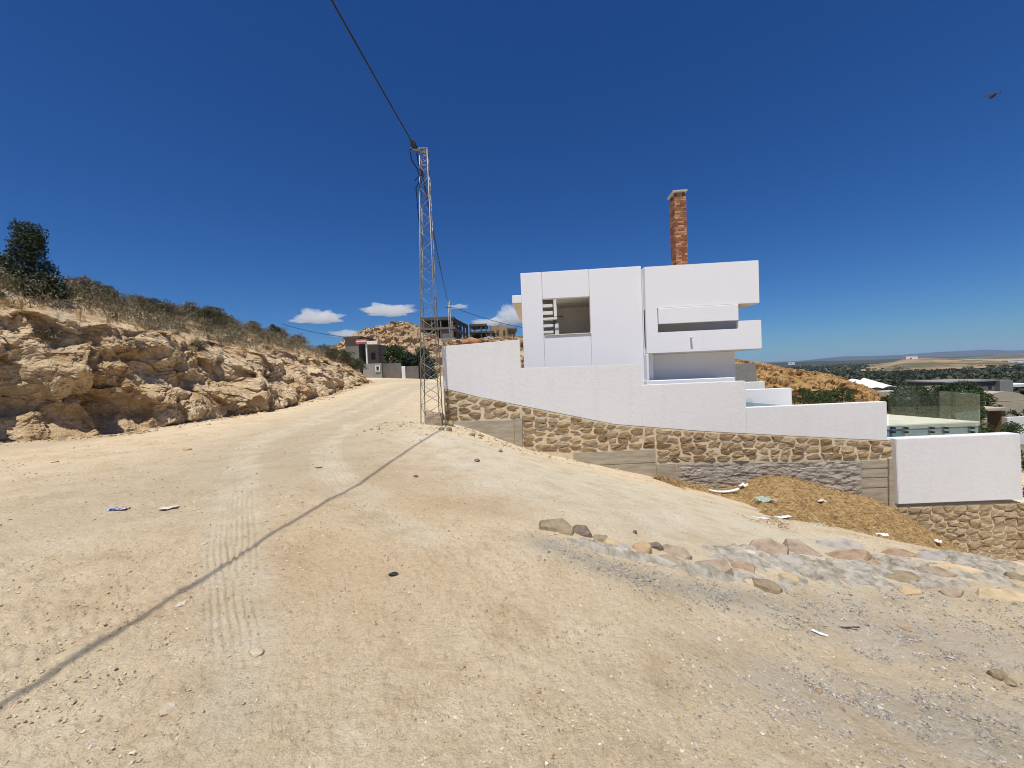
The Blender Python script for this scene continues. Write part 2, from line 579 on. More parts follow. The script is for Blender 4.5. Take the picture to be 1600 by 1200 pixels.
# ground
def ground_mat():
    m, nt, b = newmat('sandy_ground', 0.95, 0.12)
    v = objcoord(nt)
    at = lambda n: nd(nt, 'ShaderNodeAttribute', attribute_name=n).outputs['Fac']
    n_big = noise_node(nt, v, 0.55, 6, 0.65, 0.8)
    n_mid = noise_node(nt, v, 2.2, 7, 0.65, 0.3)
    n_fine = noise_node(nt, v, 26, 6, 0.7)
    n_grain = noise_node(nt, v, 110, 4, 0.75)
    base = ramp(nt, n_mid, [(0.30, (.53, .395, .235)), (0.47, (.68, .535, .345)), (0.60, (.73, .59, .395)), (0.72, (.80, .675, .485))])
    base = mixc(nt, math_(nt, 'MULTIPLY', ramp(nt, n_big, [(0.42, (0, 0, 0)), (0.66, (1, 1, 1))]), 0.6), base, (.74, .60, .40, 1))
    road = ramp(nt, n_mid, [(0.3, (.42, .335, .225)), (0.5, (.505, .415, .285)), (0.7, (.58, .485, .345))])
    pale = ramp(nt, n_mid, [(0.32, (.54, .455, .315)), (0.5, (.645, .56, .41)), (0.7, (.70, .615, .465))])
    orange = ramp(nt, n_mid, [(0.3, (.47, .31, .17)), (0.7, (.58, .41, .245))])
    grey = ramp(nt, n_mid, [(0.3, (.32, .28, .21)), (0.7, (.47, .425, .345))])
    gravel = ramp(nt, n_mid, [(0.3, (.46, .38, .27)), (0.7, (.56, .49, .385))])
    c = base
    brk = math_(nt, 'MULTIPLY', math_(nt, 'SUBTRACT', n_fine, 0.5), 1.1)
    brk2 = math_(nt, 'MULTIPLY', math_(nt, 'SUBTRACT', n_mid, 0.5), 1.6)
    for nm, colr in (('orange', orange), ('road', road), ('pale', pale), ('gravel', gravel), ('grey', grey)):
        a = at(nm)
        f = math_(nt, 'ADD', a, math_(nt, 'MULTIPLY', math_(nt, 'ADD', brk, brk2), math_(nt, 'MULTIPLY', a, 1.2)), clamp=True)
        c = mixc(nt, math_(nt, 'MULTIPLY', f, 0.92), c, colr)
    # small darker and lighter grains
    c = mixc(nt, 1.0, c, ramp(nt, n_fine, [(0.28, (.70, .68, .66)), (0.45, (.97, .97, .97)), (0.60, (1.03, 1.03, 1.03)), (0.78, (1.24, 1.24, 1.24))]), 'MULTIPLY')
    c = mixc(nt, 1.0, c, ramp(nt, n_grain, [(0.25, (.74, .73, .72)), (0.5, (1, 1, 1)), (0.75, (1.2, 1.2, 1.2))]), 'MULTIPLY')
    # dry fields and scrub far down the valley
    vl = at('valley')
    f1 = noise_node(nt, scaled(nt, v, (1, 1.0, 1)), 0.012, 8, 0.65, 0.6)
    vcol = ramp(nt, f1, [(0.34, (.055, .062, .030)), (0.48, (.095, .095, .045)), (0.58, (.17, .14, .075)), (0.70, (.30, .22, .125))])
    c = mixc(nt, vl, c, vcol)
    nt.links.new(c, b.inputs['Base Color'])
    bump(nt, b, [(n_fine, 1.0), (n_grain, 0.45), (noise_node(nt, v, 9, 5), 0.8)], 0.95, 0.03)
    return m


MT['ground'] = ground_mat()


def rock_mat(name, pale, mid, brown, sc=0.5):
    m, nt, b = newmat(name, 0.95, 0.1)
    v = objcoord(nt)
    n1 = noise_node(nt, v, sc, 8, 0.62, 0.8)
    n2 = noise_node(nt, v, sc * 8, 7, 0.7, 0.3)
    n3 = noise_node(nt, v, sc * 45, 5, 0.7)
    c = ramp(nt, n1, [(0.34, brown), (0.47, mid), (0.60, pale), (0.72, tuple(min(1, q * 1.18) for q in pale))])
    c = mixc(nt, 1.0, c, ramp(nt, n2, [(0.25, (.62, .57, .50)), (0.5, (.98, .97, .96)), (0.75, (1.25, 1.22, 1.18))]), 'MULTIPLY')
    c = mixc(nt, 1.0, c, ramp(nt, n3, [(0.25, (.70, .68, .66)), (0.5, (1, 1, 1)), (0.75, (1.18, 1.18, 1.18))]), 'MULTIPLY')
    nt.links.new(c, b.inputs['Base Color'])
    bump(nt, b, [(n2, 1.0), (n3, 0.45)], 0.9, 0.12)
    return m


MT['bank'] = rock_mat('crumbly_earth_bank', (.66, .53, .355), (.58, .43, .26), (.43, .29, .145), 0.45)
MT['hillrock'] = rock_mat('far_rocky_hill', (.50, .38, .24), (.42, .30, .175), (.25, .165, .085), 0.22)
MT['brownhill'] = rock_mat('brown_rock_slope', (.46, .30, .135), (.37, .225, .095), (.21, .12, .05), 0.35)

# ------------------------------------------------------------------ the ground sheet
def poly_dist(x, y, pts):
    """signed distance to a polyline and distance along it"""
    best = np.full(x.shape, 1e9); sd = np.zeros(x.shape); al = np.zeros(x.shape); acc = 0
    for (ax, ay), (bx, by) in zip(pts[:-1], pts[1:]):
        L = math.hypot(bx - ax, by - ay)
        t = np.clip(((x - ax) * (bx - ax) + (y - ay) * (by - ay)) / (L * L), 0, 1)
        dx, dy = x - ax - t * (bx - ax), y - ay - t * (by - ay)
        d = np.hypot(dx, dy)
        s = np.sign((bx - ax) * dy - (by - ay) * dx)
        m = d < best
        best = np.where(m, d, best); sd = np.where(m, s * d, sd); al = np.where(m, acc + t * L, al)
        acc += L
    return sd, al, acc


def gpath(pix):
    return [(g.x, g.y) for g in (G(px, py) for px, py in pix)]


TRACK_A = gpath([(385, 690), (368, 730), (352, 780), (346, 850), (356, 930), (368, 1010), (366, 1120)])
TRACK_B = gpath([(545, 660), (520, 690), (520, 720), (545, 750), (600, 775)])
TRACK_C = gpath([(640, 605), (560, 640), (470, 668), (400, 695), (384, 720), (380, 800), (382, 900), (388, 1000)])
TRACK_D = gpath([(700, 600), (610, 640), (545, 670), (505, 705), (510, 740), (570, 790), (660, 840)])
TRACK_E = gpath([(590, 612), (500, 650), (420, 680), (385, 705)])
ROAD = [(-8.2, 46), (-7.6, 36), (-7.2, 26), (-6.6, 18), (-5.6, 12), (-4.4, 8), (-3.4, 5)]


def blob(x, y, px, py, rx, ry, rot=0.0):
    g = G(px, py)
    c, s = math.cos(rot), math.sin(rot)
    dx, dy = x - g.x, y - g.y
    return np.exp(-(((dx * c + dy * s) / rx) ** 2 + ((-dx * s + dy * c) / ry) ** 2))


def band(x, y, pix, w):
    sd, al, L = poly_dist(x, y, gpath(pix))
    return np.exp(-(sd / w) ** 2)


def masks(x, y):
    r = np.hypot(x, y)
    A = {}
    sd, al, L = poly_dist(x, y, ROAD)
    A['road'] = 0.95 * np.exp(-(sd / 2.6) ** 2) * sstep(3.5, 8, r)
    A['road'] = np.maximum(A['road'], 0.7 * sstep(-10.5, -11.5, x) * sstep(5, 9, y) * (x > -16))
    o = 0.9 * blob(x, y, 620, 735, 1.4, 1.6) + 0.7 * blob(x, y, 730, 790, .8, .5) + 0.4 * blob(x, y, 560, 900, 1.2, .6) + 0.35 * blob(x, y, 420, 850, .8, .8)
    A['orange'] = np.clip(o, 0, 1)
    p = 0
    for q in [(720, 690, 1.3, 1.2), (800, 730, 1.7, 1.3), (900, 770, 1.8, 1.3), (1000, 800, 1.8, 1.2), (1100, 820, 1.8, 1.2), (1200, 845, 1.5, .9), (850, 715, 1.4, 1.1), (1020, 770, 2.2, 1.4), (700, 660, 1, 1)]:
        p = np.maximum(p, blob(x, y, *q))
    A['pale'] = np.clip(1.35 * p, 0, 1) * (y > 4.1)
    t = np.zeros_like(x)
    for tr, w in ((TRACK_A, .16), (TRACK_B, .16), (TRACK_C, .2), (TRACK_D, .2), (TRACK_E, .3)):
        sdd, al, L = poly_dist(x, y, tr)
        t = np.maximum(t, np.exp(-(sdd / w) ** 4))
    A['pale'] = np.maximum(A['pale'], 0.55 * t)
    gr = np.maximum(band(x, y, [(850, 850), (930, 880), (1010, 905), (1100, 925), (1200, 940)], .22), 0)
    gr = np.maximum(gr, 0.5 * band(x, y, [(1150, 930), (1300, 935), (1450, 930), (1600, 935)], .33))
    A['grey'] = np.clip(0.70 * gr, 0, 1)
    gv = np.maximum(blob(x, y, 1450, 1000, 1.3, .5), np.maximum(blob(x, y, 1500, 1130, .9, .45), 0.7 * blob(x, y, 1250, 1080, .6, .4)))
    A['gravel'] = np.clip(gv, 0, 1)
    th = np.degrees(np.arctan2(x, y))
    A['valley'] = sstep(34, 60, r) * sstep(4, 12, th)
    A['valley'] = np.maximum(A['valley'], sstep(160, 320, r))
    return A, t


def build_ground():
    th_f = np.radians(np.linspace(-62, 62, 760))
    th_b = np.radians(np.linspace(62, 298, 90))[1:-1]
    th = np.concatenate([th_f, th_b])
    r = np.concatenate([np.geomspace(0.35, 14, 440), np.geomspace(14, 9500, 131)[1:]])
    R, T = np.meshgrid(r, th, indexing='ij')
    X, Y = R * np.sin(T), R * np.cos(T)
    x, y = X.ravel(), Y.ravel()
    z = gz(x, y)
    A, trk = masks(x, y)
    rr = np.hypot(x, y)
    near = 1 - sstep(9, 20, rr)
    front = (y > 0.2)
    pale = A['pale']
    rough = (0.35 + 0.65 * sstep(-.25, .35, fbm2(x * .5, y * .5, 2, 31))) * (1 - 0.6 * pale) * (1 - 0.55 * A['road'])
    left_clods = sstep(-1.2, -3.5, x) * sstep(7, 4.5, y)
    rough = rough * (1 + 1.8 * left_clods * sstep(-.1, .3, fbm2(x * .9, y * .9, 2, 35)))
    rel = 0.020 * fbm2(x * 2.6, y * 2.6, 3, 41) + 0.016 * fbm2(x * 8, y * 8, 3, 43) + 0.030 * np.maximum(fbm2(x * 17, y * 17, 2, 47) - .08, 0) * (1 - sstep(6, 11, rr)) - 0.010 * np.maximum(fbm2(x * 30, y * 30, 2, 49), 0) * (1 - sstep(4, 6, rr))
    z = z + rel * rough * near
    # tyre tread: shallow lengthwise ribs
    for tr, w, nr in ((TRACK_A, .13, 6), (TRACK_B, .15, 5), (TRACK_C, .12, 5), (TRACK_D, .13, 5), (TRACK_E, .16, 5)):
        sd, al, L = poly_dist(x, y, tr)
        win = np.exp(-(sd / w) ** 6) * sstep(0, .6, al) * (1 - sstep(L - 1.0, L, al)) * (0.25 + 0.95 * sstep(-.25, .3, fbm2(x * 2.2, y * 1.1, 2, 3)))
        z = z - win * (0.009 + 0.0065 * np.cos(2 * math.pi * (sd + .018 * fbm2(x * 2.5, y * 2.5, 2, 15)) * nr / (2 * w)))
    far = sstep(60, 300, rr)
    z = z + far * (2.2 * fbm2(x * .006, y * .006, 3, 71)) + sstep(600, 1500, rr) * 5 * fbm2(x * .0013, y * .0013, 3, 73)
    V = np.stack([x, y, z], 1)
    F = gridfaces(len(r), len(th), wrap=True)
    V = np.vstack([V, [[0, 0, 0]]])
    c = len(V) - 1
    n = len(th)
    cap = np.array([[c, (j + 1) % n, j, j] for j in range(n)])
    A = {k: np.append(v, 0) for k, v in A.items()}
    me_o = npobj('ground', V, F[:, ::-1], MT['ground'], attrs=A)
    tag(me_o, 'sandy dirt ground, track and valley floor', kind='structure')
    return me_o


build_ground()

# ------------------------------------------------------------------ the cut earth bank on the left
def bank_top(y):
    return np.interp(y, [-14, -8, 0, 6, 9, 13, 17, 22, 28, 33, 37, 40, 44], [2.0, 3.0, 3.7, 3.9, 3.95, 3.45, 3.05, 2.9, 2.95, 2.9, 2.7, 2.1, 1.3])


def bank_base(y):
    return np.interp(y, [-14, 0, 10, 11, 13.5, 17, 22, 30, 36, 44], [-15, -13.6, -13.0, -11.75, -11.45, -11.1, -11.3, -12.6, -13.6, -15.5])


def build_bank():
    ys = np.concatenate([np.linspace(-14, 5, 60), np.linspace(5, 20, 480)[1:], np.linspace(20, 44, 330)[1:]])
    t = np.concatenate([np.linspace(0, 1, 170), np.linspace(1, 2, 70)[1:], np.linspace(2, 3, 26)[1:]])
    Yg, T = np.meshgrid(ys, t, indexing='ij')
    zb = gz(bank_base(ys), ys)[:, None] - 0.15
    zt = (bank_top(ys))[:, None]
    bx = bank_base(ys)[:, None]
    fade = (sstep(-14, -8, ys) * (1 - sstep(38, 44, ys)))[:, None]
    T1 = np.clip(T, 0, 1); T2 = np.clip(T - 1, 0, 1); T3 = np.clip(T - 2, 0, 1)
    # face: steep, undercut near the foot, leaning back at the top
    lean = 0.20 * T1 + 1.35 * T1 ** 1.8 - 0.20 * np.sin(np.pi * np.clip(T1 * 2.4, 0, 1))
    X = bx - lean * 1.0
    Z = zb + (zt - zb) * T1
    # slope above: up to the shrubs' ridge, then a gentle plateau
    X = X - 4.6 * T2 - 60 * T3 ** 1.5
    Z = Z + fade * (2.3 * T2 ** 0.9 + 1.6 * T3)
    x, y, z = X.ravel().copy(), Yg.ravel().copy(), Z.ravel().copy()
    face = (1 - sstep(1.0, 1.25, T)).ravel()
    foot = sstep(0.0, 0.10, T).ravel()
    Fd = np.repeat(fade, T.shape[1], 1).ravel()
    # big bulges and gullies, then blocks, then crumbs; pushed out of the face (+x, a little -y)
    wx_, wy_, wz_ = .35 * fbm3(x, y, z, 2, 181), .35 * fbm3(x, y, z, 2, 183), .35 * fbm3(x, y, z, 2, 185)
    d = 1.05 * fbm3(x * .30 + 3, y * .30, z * .42, 2, 101) + 0.75 * fbm3(x * .7, y * .62, z * .9, 3, 111, 0.5)
    tq = T.ravel()
    d = d - .55 * np.exp(-((y - 9.5) / 3.2) ** 2) * np.exp(-((tq - .30) / .22) ** 2) - .45 * np.exp(-((y - 15.5) / 1.6) ** 2) * np.exp(-((tq - .62) / .16) ** 2)
    gul = fbm3(x * .3, y * .95, z * .22, 2, 125, ridged=True)
    d = d + 0.25 * gul
    d = d + 0.30 * facet3((x + wx_) * .75, (y + wy_) * .85, (z + wz_) * 1.05, 191) + 0.075 * facet3((x + wx_) * 2.4, (y + wy_) * 2.4, (z + wz_) * 2.9, 193) + 0.028 * facet3((x + wx_) * 6.5, (y + wy_) * 6.5, (z + wz_) * 7.5, 195)
    d = d + 0.08 * fbm3(x * 4.5, y * 4.5, z * 4.5, 3, 141, 0.6) + 0.04 * fbm3(x * 14, y * 14, z * 14, 2, 151)
    w = (0.12 + 0.88 * face) * (0.25 + 0.75 * foot) * (0.3 + 0.7 * Fd)
    x = x + w * d * 0.92
    y = y - w * d * 0.30
    z = z + w * 0.22 * fbm3(x * 1.3, y * 1.3, z * 1.3, 3, 161) * foot + (1 - face) * (0.20 * fbm3(x * .6, y * .6, z * 0, 3, 171) + .05 * fbm3(x * 3, y * 3, z * 0, 2, 173)) * Fd
    V = np.stack([x, y, z], 1)
    F = gridfaces(len(ys), len(t))
    o = npobj('earth_bank', V, F, MT['bank'], smooth=False)
    tag(o, 'cut bank of crumbly ochre rock and earth along the track', kind='structure')
    return V.reshape(len(ys), len(t), 3), ys, t


BANKV, BYS, BTS = build_bank()


def bank_pt(y, t):
    i = int(np.clip(np.searchsorted(BYS, y), 0, len(BYS) - 1)); j = int(np.clip(np.searchsorted(BTS, t), 0, len(BTS) - 1))
    return Vector(BANKV[i, j])


# ------------------------------------------------------------------ hills and mountains
def ridge_obj(name, pix, Y0, Y1, zbase, m, amp, nsc, nx=160, ny=60, back=1.6, seed=1, label=None, ridged=True, power=0.8):
    """a hill whose crest stands at depth Y1 and passes the given pixels; its foot lies at depth Y0"""
    pxs = np.array([p[0] for p in pix], float); pys = np.array([p[1] for p in pix], float)
    u = np.linspace(pxs[0], pxs[-1], nx)
    crest = [P(a, b, Y1) for a, b in zip(u, np.interp(u, pxs, pys))]
    V = np.zeros((nx, ny, 3))
    for i, c in enumerate(crest):
        for j in range(ny):
            t = j / (ny - 1) * 1.5
            yy = Y0 + (Y1 - Y0) * t if t <= 1 else Y1 + (Y1 - Y0) * (t - 1) * back
            k = min(t, 1.0)
            h = math.sin(k * math.pi / 2) ** (1 / power) if t <= 1 else 1 - (t - 1) * 1.2
            V[i, j] = (c.x / Y1 * yy, yy, zbase + (c.z - zbase) * h)
    x, y, z = V[..., 0].ravel(), V[..., 1].ravel(), V[..., 2].ravel()
    tt = np.tile(np.linspace(0, 1.5, ny), nx)
    f = fbm3(x * nsc, y * nsc, z * nsc * 1.6, 5, seed, 0.55, ridged=ridged)
    if ridged and Y1 < 500:
        f = f * .6 + .55 * facet3(x * nsc * 2.2, y * nsc * 2.2, z * nsc * 3, seed + 50) + .28 * facet3(x * nsc * 5.5, y * nsc * 5.5, z * nsc * 7, seed + 51)
    w = np.where(tt < 1, 0.25 + 0.75 * np.sin(np.clip(tt, 0, 1) * math.pi * 0.92), 0.4)
    V2 = np.stack([x, y - amp * 0.8 * f * w, z + amp * f * w * 0.8], 1)
    o = npobj(name, V2, gridfaces(nx, ny), m, smooth=Y1 > 500)
    tag(o, label, kind='structure')
    return o


ridge_obj('rocky_hill', [(470, 560), (520, 545), (550, 528), (575, 518), (600, 514), (612, 507), (640, 506), (655, 513), (700, 530), (735, 533), (770, 530), (800, 530), (830, 533), (880, 545), (960, 560)],
          66, 92, -2.0, MT['hillrock'], 1.15, 0.20, 420, 200, seed=11, label='pale rocky hill behind the far garden walls')
ridge_obj('brown_rock_slope', [(1020, 552), (1100, 558), (1150, 563), (1175, 566), (1195, 570), (1225, 576), (1260, 581), (1300, 587), (1335, 598), (1370, 612), (1420, 632)],
          44, 74, -10.5, MT['brownhill'], 0.75, 0.30, 360, 170, seed=23, label='brown rocky slope beyond the white house')
MT['valleyhill'] = simple('terraced_fields', [(0.30, (.075, .078, .040)), (0.44, (.13, .115, .06)), (0.52, (.33, .225, .125)), (0.62, (.42, .29, .17)), (0.72, (.15, .125, .065))], 0.010, 8, bs=0.2, bstr=0.3, bd=1.0, stretch=(0.6, 1, 5))
ridge_obj('field_hill', [(1330, 578), (1380, 569), (1412, 561), (1450, 560), (1500, 561), (1560, 562), (1600, 562), (1700, 560), (1900, 556), (2300, 548)],
          420, 900, -24, MT['valleyhill'], 5, 0.012, 160, 40, seed=31, ridged=False, label='low hill with bare fields across the valley')
MT['farplain'] = simple('dark_green_plain', [(0.35, (.030, .040, .022)), (0.55, (.05, .056, .03)), (0.72, (.12, .10, .06))], 0.004, 8, bs=0.05, bstr=0.2, bd=2.0, stretch=(0.5, 1, 4))
ridge_obj('far_plain_rise', [(900, 565), (1100, 566), (1200, 567), (1300, 564), (1420, 561), (1600, 556), (1900, 548), (2300, 535)],
          1500, 3200, -36, MT['farplain'], 8, 0.004, 120, 24, seed=37, ridged=False, label='dark green rise on the far side of the valley')
MT['mount'] = simple('far_mountain_rock', [(0.3, (.045, .048, .05)), (0.7, (.075, .075, .072))], 0.002, 6, bs=0.01, bstr=0.2, bd=10)
ridge_obj('mountains', [(1000, 572), (1100, 570), (1180, 567), (1245, 565), (1280, 561), (1320, 557.5), (1360, 557), (1400, 555.5), (1420, 554), (1470, 550.5), (1500, 549), (1540, 547), (1575, 548.5), (1600, 548), (1680, 541), (1800, 538), (2000, 531), (2400, 520)],
          6200, 8200, -60, MT['mount'], 22, 0.0016, 200, 40, seed=41, ridged=True, label='low blue mountains on the horizon')

# ------------------------------------------------------------------ generators for stones, leaves and blades
def voronoi_stones(topf, botf, x0, x1, cw, ch, seed, gap=0.018):
    """irregular polygons (x,z) filling the band between two curves"""
    R = random.Random(seed)
    seeds = []
    nx = max(1, int(round((x1 - x0) / cw)))
    for i in range(nx):
        cx = x0 + (i + .5) * (x1 - x0) / nx
        t, b = topf(cx), botf(cx)
        nz = max(1, int(round((t - b) / ch)))
        off = R.uniform(-.28, .28)
        for k in range(nz):
            seeds.append((cx + R.uniform(-.34, .34) * cw, b + (k + .5 + off * (nz > 1) * .6 + R.uniform(-.22, .22)) * (t - b) / nz))
    out = []
    for i, (sx, sz) in enumerate(seeds):
        poly = [(sx - cw * 1.3, sz - ch * 1.6), (sx + cw * 1.3, sz - ch * 1.6), (sx + cw * 1.3, sz + ch * 1.6), (sx - cw * 1.3, sz + ch * 1.6)]
        planes = []
        for j, (ox, oz) in enumerate(seeds):
            if j != i and abs(ox - sx) < cw * 2.6 and abs(oz - sz) < ch * 3.2:
                nx_, nz_ = ox - sx, (oz - sz) * (1.25 * cw / ch) ** 2
                planes.append((nx_, nz_, nx_ * (sx + ox) / 2 + nz_ * (sz + oz) / 2))
        e = 0.05
        for fn, sg in ((topf, 1), (botf, -1)):
            sl = (fn(sx + e) - fn(sx - e)) / (2 * e)
            planes.append((-sl * sg, sg, sg * (fn(sx) - sl * sx)))
        planes.append((1, 0, x1)); planes.append((-1, 0, -x0))
        for a, b, c in planes:
            new = []
            for k in range(len(poly)):
                p, q = poly[k], poly[(k + 1) % len(poly)]
                dp, dq = a * p[0] + b * p[1] - c, a * q[0] + b * q[1] - c
                if dp <= 0: new.append(p)
                if dp * dq < 0:
                    t = dp / (dp - dq)
                    new.append((p[0] + (q[0] - p[0]) * t, p[1] + (q[1] - p[1]) * t))
            poly = new
            if len(poly) < 3: break
        if len(poly) < 3: continue
        cx = sum(p[0] for p in poly) / len(poly); cz = sum(p[1] for p in poly) / len(poly)
        size = max(max(p[0] for p in poly) - min(p[0] for p in poly), max(p[1] for p in poly) - min(p[1] for p in poly))
        if size < 0.10: continue
        g = gap * R.uniform(.7, 1.9)
        pts = []
        for p in poly:
            d = math.hypot(p[0] - cx, p[1] - cz)
            k = max(.40, 1 - g / max(d, .01) - R.uniform(0, .09))
            pts.append((cx + (p[0] - cx) * k, cz + (p[1] - cz) * k))
        ch1 = []
        for k in range(len(pts)):           # cut the corners once
            p, q = pts[k], pts[(k + 1) % len(pts)]
            w = R.uniform(.10, .28)
            ch1 += [(p[0] * (1 - w) + q[0] * w, p[1] * (1 - w) + q[1] * w), (p[0] * w + q[0] * (1 - w), p[1] * w + q[1] * (1 - w))]
        out.append((cx, cz, ch1))
    return out


def add_stones(parent, stones, yface, m, seed, proud=(0.015, 0.06)):
    R = random.Random(seed)
    for cx, cz, poly in stones:
        pr = R.uniform(*proud)
        n = len(poly)
        V, F = [], []
        tx, tz = R.uniform(-.06, .06), R.uniform(-.10, .10)
        for ring, (yy, k) in enumerate(((0.05, 1.0), (-pr * .55, .99), (-pr, .80))):
            for (x, z) in poly:
                j = R.uniform(-.012, .012) if ring == 2 else 0
                V.append(((x - cx) * k, yy + j + (tx * (x - cx) + tz * (z - cz) if ring == 2 else 0), (z - cz) * k))
        V.append((R.uniform(-.03, .03), -pr - R.uniform(0, .025), R.uniform(-.03, .03)))
        for r in range(2):
            for i in range(n):
                j = (i + 1) % n
                F.append((r * n + i, r * n + j, (r + 1) * n + j, (r + 1) * n + i))
        for i in range(n):
            F.append((2 * n + i, 2 * n + (i + 1) % n, 3 * n))
        pyobj('stone', V, F, m, parent, smooth=False, loc=(cx, yface, cz))


def rockmesh(name, sx, sy, sz, seed, n=22, flat=0.0):
    """angular stone: hull of jittered points in an ellipsoid, base at z=0"""
    R = random.Random(seed)
    bm = bmesh.new()
    for i in range(n):
        v = Vector((R.gauss(0, 1), R.gauss(0, 1), R.gauss(0, 1))).normalized()
        k = R.uniform(.82, 1.0)
        p = Vector((v.x * sx / 2 * k, v.y * sy / 2 * k, v.z * sz / 2 * k))
        if flat: p.z = max(min(p.z, sz / 2 * (1 - flat)), -sz / 2 * (1 - flat))
        bm.verts.new(p)
    r = bmesh.ops.convex_hull(bm, input=bm.verts[:])
    bmesh.ops.delete(bm, geom=[g for g in r['geom_interior'] if isinstance(g, bmesh.types.BMVert)], context='VERTS')
    bmesh.ops.bevel(bm, geom=bm.edges[:], offset=min(sx, sy, sz) * .035, segments=1, affect='EDGES')
    me = bpy.data.meshes.new(name)
    bm.to_mesh(me); bm.free()
    return me


def slab_stone(name, w, d, h, seed, sides=7):
    """flat quarried slab: irregular polygon top with broken sides, uneven top face"""
    R = random.Random(seed)
    bm = bmesh.new()
    angs = sorted(2 * math.pi * (i + R.uniform(-.28, .28)) / sides for i in range(sides))
    pts = [(math.cos(a) * w / 2 * R.uniform(.78, 1.08), math.sin(a) * d / 2 * R.uniform(.78, 1.08)) for a in angs]
    rings = []
    for zz, k in ((0, 1.06), (h * .75, 1.0), (h, .90)):
        rings.append([bm.verts.new((x * k + R.uniform(-.01, .01) * w, y * k + R.uniform(-.01, .01) * d, zz + (R.uniform(-.10, .10) * h if zz else 0))) for x, y in pts])
    c = bm.verts.new((R.uniform(-.1, .1) * w, R.uniform(-.1, .1) * d, h * R.uniform(.95, 1.12)))
    for a, b in zip(rings[:-1], rings[1:]):
        for i in range(sides):
            bm.faces.new((a[i], a[(i + 1) % sides], b[(i + 1) % sides], b[i]))
    for i in range(sides):
        bm.faces.new((rings[-1][i], rings[-1][(i + 1) % sides], c))
    bmesh.ops.subdivide_edges(bm, edges=bm.edges[:], cuts=1, use_grid_fill=True)
    for v in bm.verts:
        q = mnoise.noise(v.co * (6 / max(w, d)) + Vector((seed, 0, 0)))
        v.co += v.normal * q * h * .12 if v.normal.length else Vector()
    me = bpy.data.meshes.new(name)
    bm.to_mesh(me); bm.free()
    return me


def quads_obj(name, C, A, B, m, parent=None, tone=None):
    """many little leaf quads: centres C, half axes A and B"""
    n = len(C)
    V = np.stack([C - A - B * .25, C - A * .1 - B, C + A, C - A * .1 + B], 1).reshape(-1, 3)
    F = np.arange(4 * n).reshape(n, 4)
    at = {'tone': np.repeat(tone if tone is not None else rng.random(n), 4)}
    return npobj(name, V, F, m, parent, smooth=False, attrs=at)


def rdir(n, up_bias=0.0):
    v = rng.normal(size=(n, 3)); v[:, 2] += up_bias
    return v / np.linalg.norm(v, axis=1, keepdims=True)


def leaf_cloud(n, centers, radii, size, up_bias=0.3, aspect=0.45):
    """leaves around clump centres, denser to the outside of each clump"""
    k = rng.integers(0, len(centers), n)
    d = rdir(n)
    rad = radii[k] * (rng.random(n) ** 0.45)[:, None]
    C = centers[k] + d * rad
    ax = rdir(n, up_bias)
    ax = ax + d * 0.5
    ax /= np.linalg.norm(ax, axis=1, keepdims=True)
    b = np.cross(ax, rdir(n)); b /= np.linalg.norm(b, axis=1, keepdims=True) + 1e-9
    s = size * rng.uniform(.6, 1.3, n)[:, None]
    return C, ax * s, b * s * aspect


# ------------------------------------------------------------------ white boundary wall with stone footing
YW = 12.0
def wx(px, py=620): return P(px, py, YW).x
def wz(px, py): return P(px, py, YW).z


WB = [(693, 606), (750, 620), (850, 640), (960, 662), (1100, 673), (1250, 681), (1398, 688)]     # white / stone line
WBx = [P(a, b, YW).x for a, b in WB]; WBz = [P(a, b, YW).z for a, b in WB]
wb = lambda x: float(np.interp(x, WBx, WBz))

bw = tag(empty('boundary_wall', (wx(693), YW, 0)), 'long stepped white stucco garden wall running down the slope before the house', 'wall')
OX = bw.location.x


def wall_sec(pl, pyl, pr, pyr, y0=0.0, y1=0.24):
    a, b = P(pl, pyl, YW), P(pr, pyr, YW)
    xs = [a.x] + [x for x in WBx if a.x + .05 < x < b.x - .05] + [b.x]
    poly = [(a.x - OX, a.z), (b.x - OX, b.z)] + [(x - OX, wb(x) - .02) for x in xs[::-1]]
    return prism('wall_section', poly, y0, y1, MT['stucco'], bw, bev=0.012)


wall_sec(690, 541, 812, 530.5)
wall_sec(812.6, 575, 1001, 568.5, .004, .236)
wall_sec(1001.6, 602, 1165, 595, .0, .24)
wall_sec(1165.6, 637, 1386, 627.5, .004, .236)
wall_sec(1386.6, 686, 1399, 685.5, .0, .24)

sw = tag(empty('stone_wall', (0, YW, 0)), 'rubble stone footing with pale mortar under the long white garden wall', 'stone wall')
x_l, x_r = wx(694, 630), wx(1397, 700)
top = lambda x: wb(x) - .03


def pz(lst):
    xs = [P(a, b, YW).x for a, b in lst]; zs = [P(a, b, YW).z for a, b in lst]
    return lambda x: float(np.interp(x, xs, zs))


bot1 = pz([(693, 658), (806, 654)])
bot2 = pz([(806, 706), (895, 706), (1025, 700)])
bot3 = pz([(1025, 724), (1397, 716)])
mort = [(x, top(x)) for x in np.linspace(x_l, x_r, 30)] + [(x_r, wz(1397, 795)), (wx(1250, 780), wz(1250, 792)), (wx(1100, 780), wz(1100, 790)), (wx(950, 750), wz(950, 756)), (wx(815, 720), wz(815, 728)), (x_l, wz(694, 690))]
prism('mortar_bed', mort, .0, .30, MT['mortar'], sw)
xa, xb, xc = wx(804, 690), wx(816, 690), wx(1025, 715)
add_stones(sw, voronoi_stones(top, bot1, x_l, xb - .02, .36, .205, 3), .012, MT['stone'], 5)
add_stones(sw, voronoi_stones(top, bot2, xb, xc, .38, .205, 4), .012, MT['stone'], 6)
add_stones(sw, voronoi_stones(top, bot3, xc, x_r - .02, .38, .205, 5), .012, MT['stone'], 7)
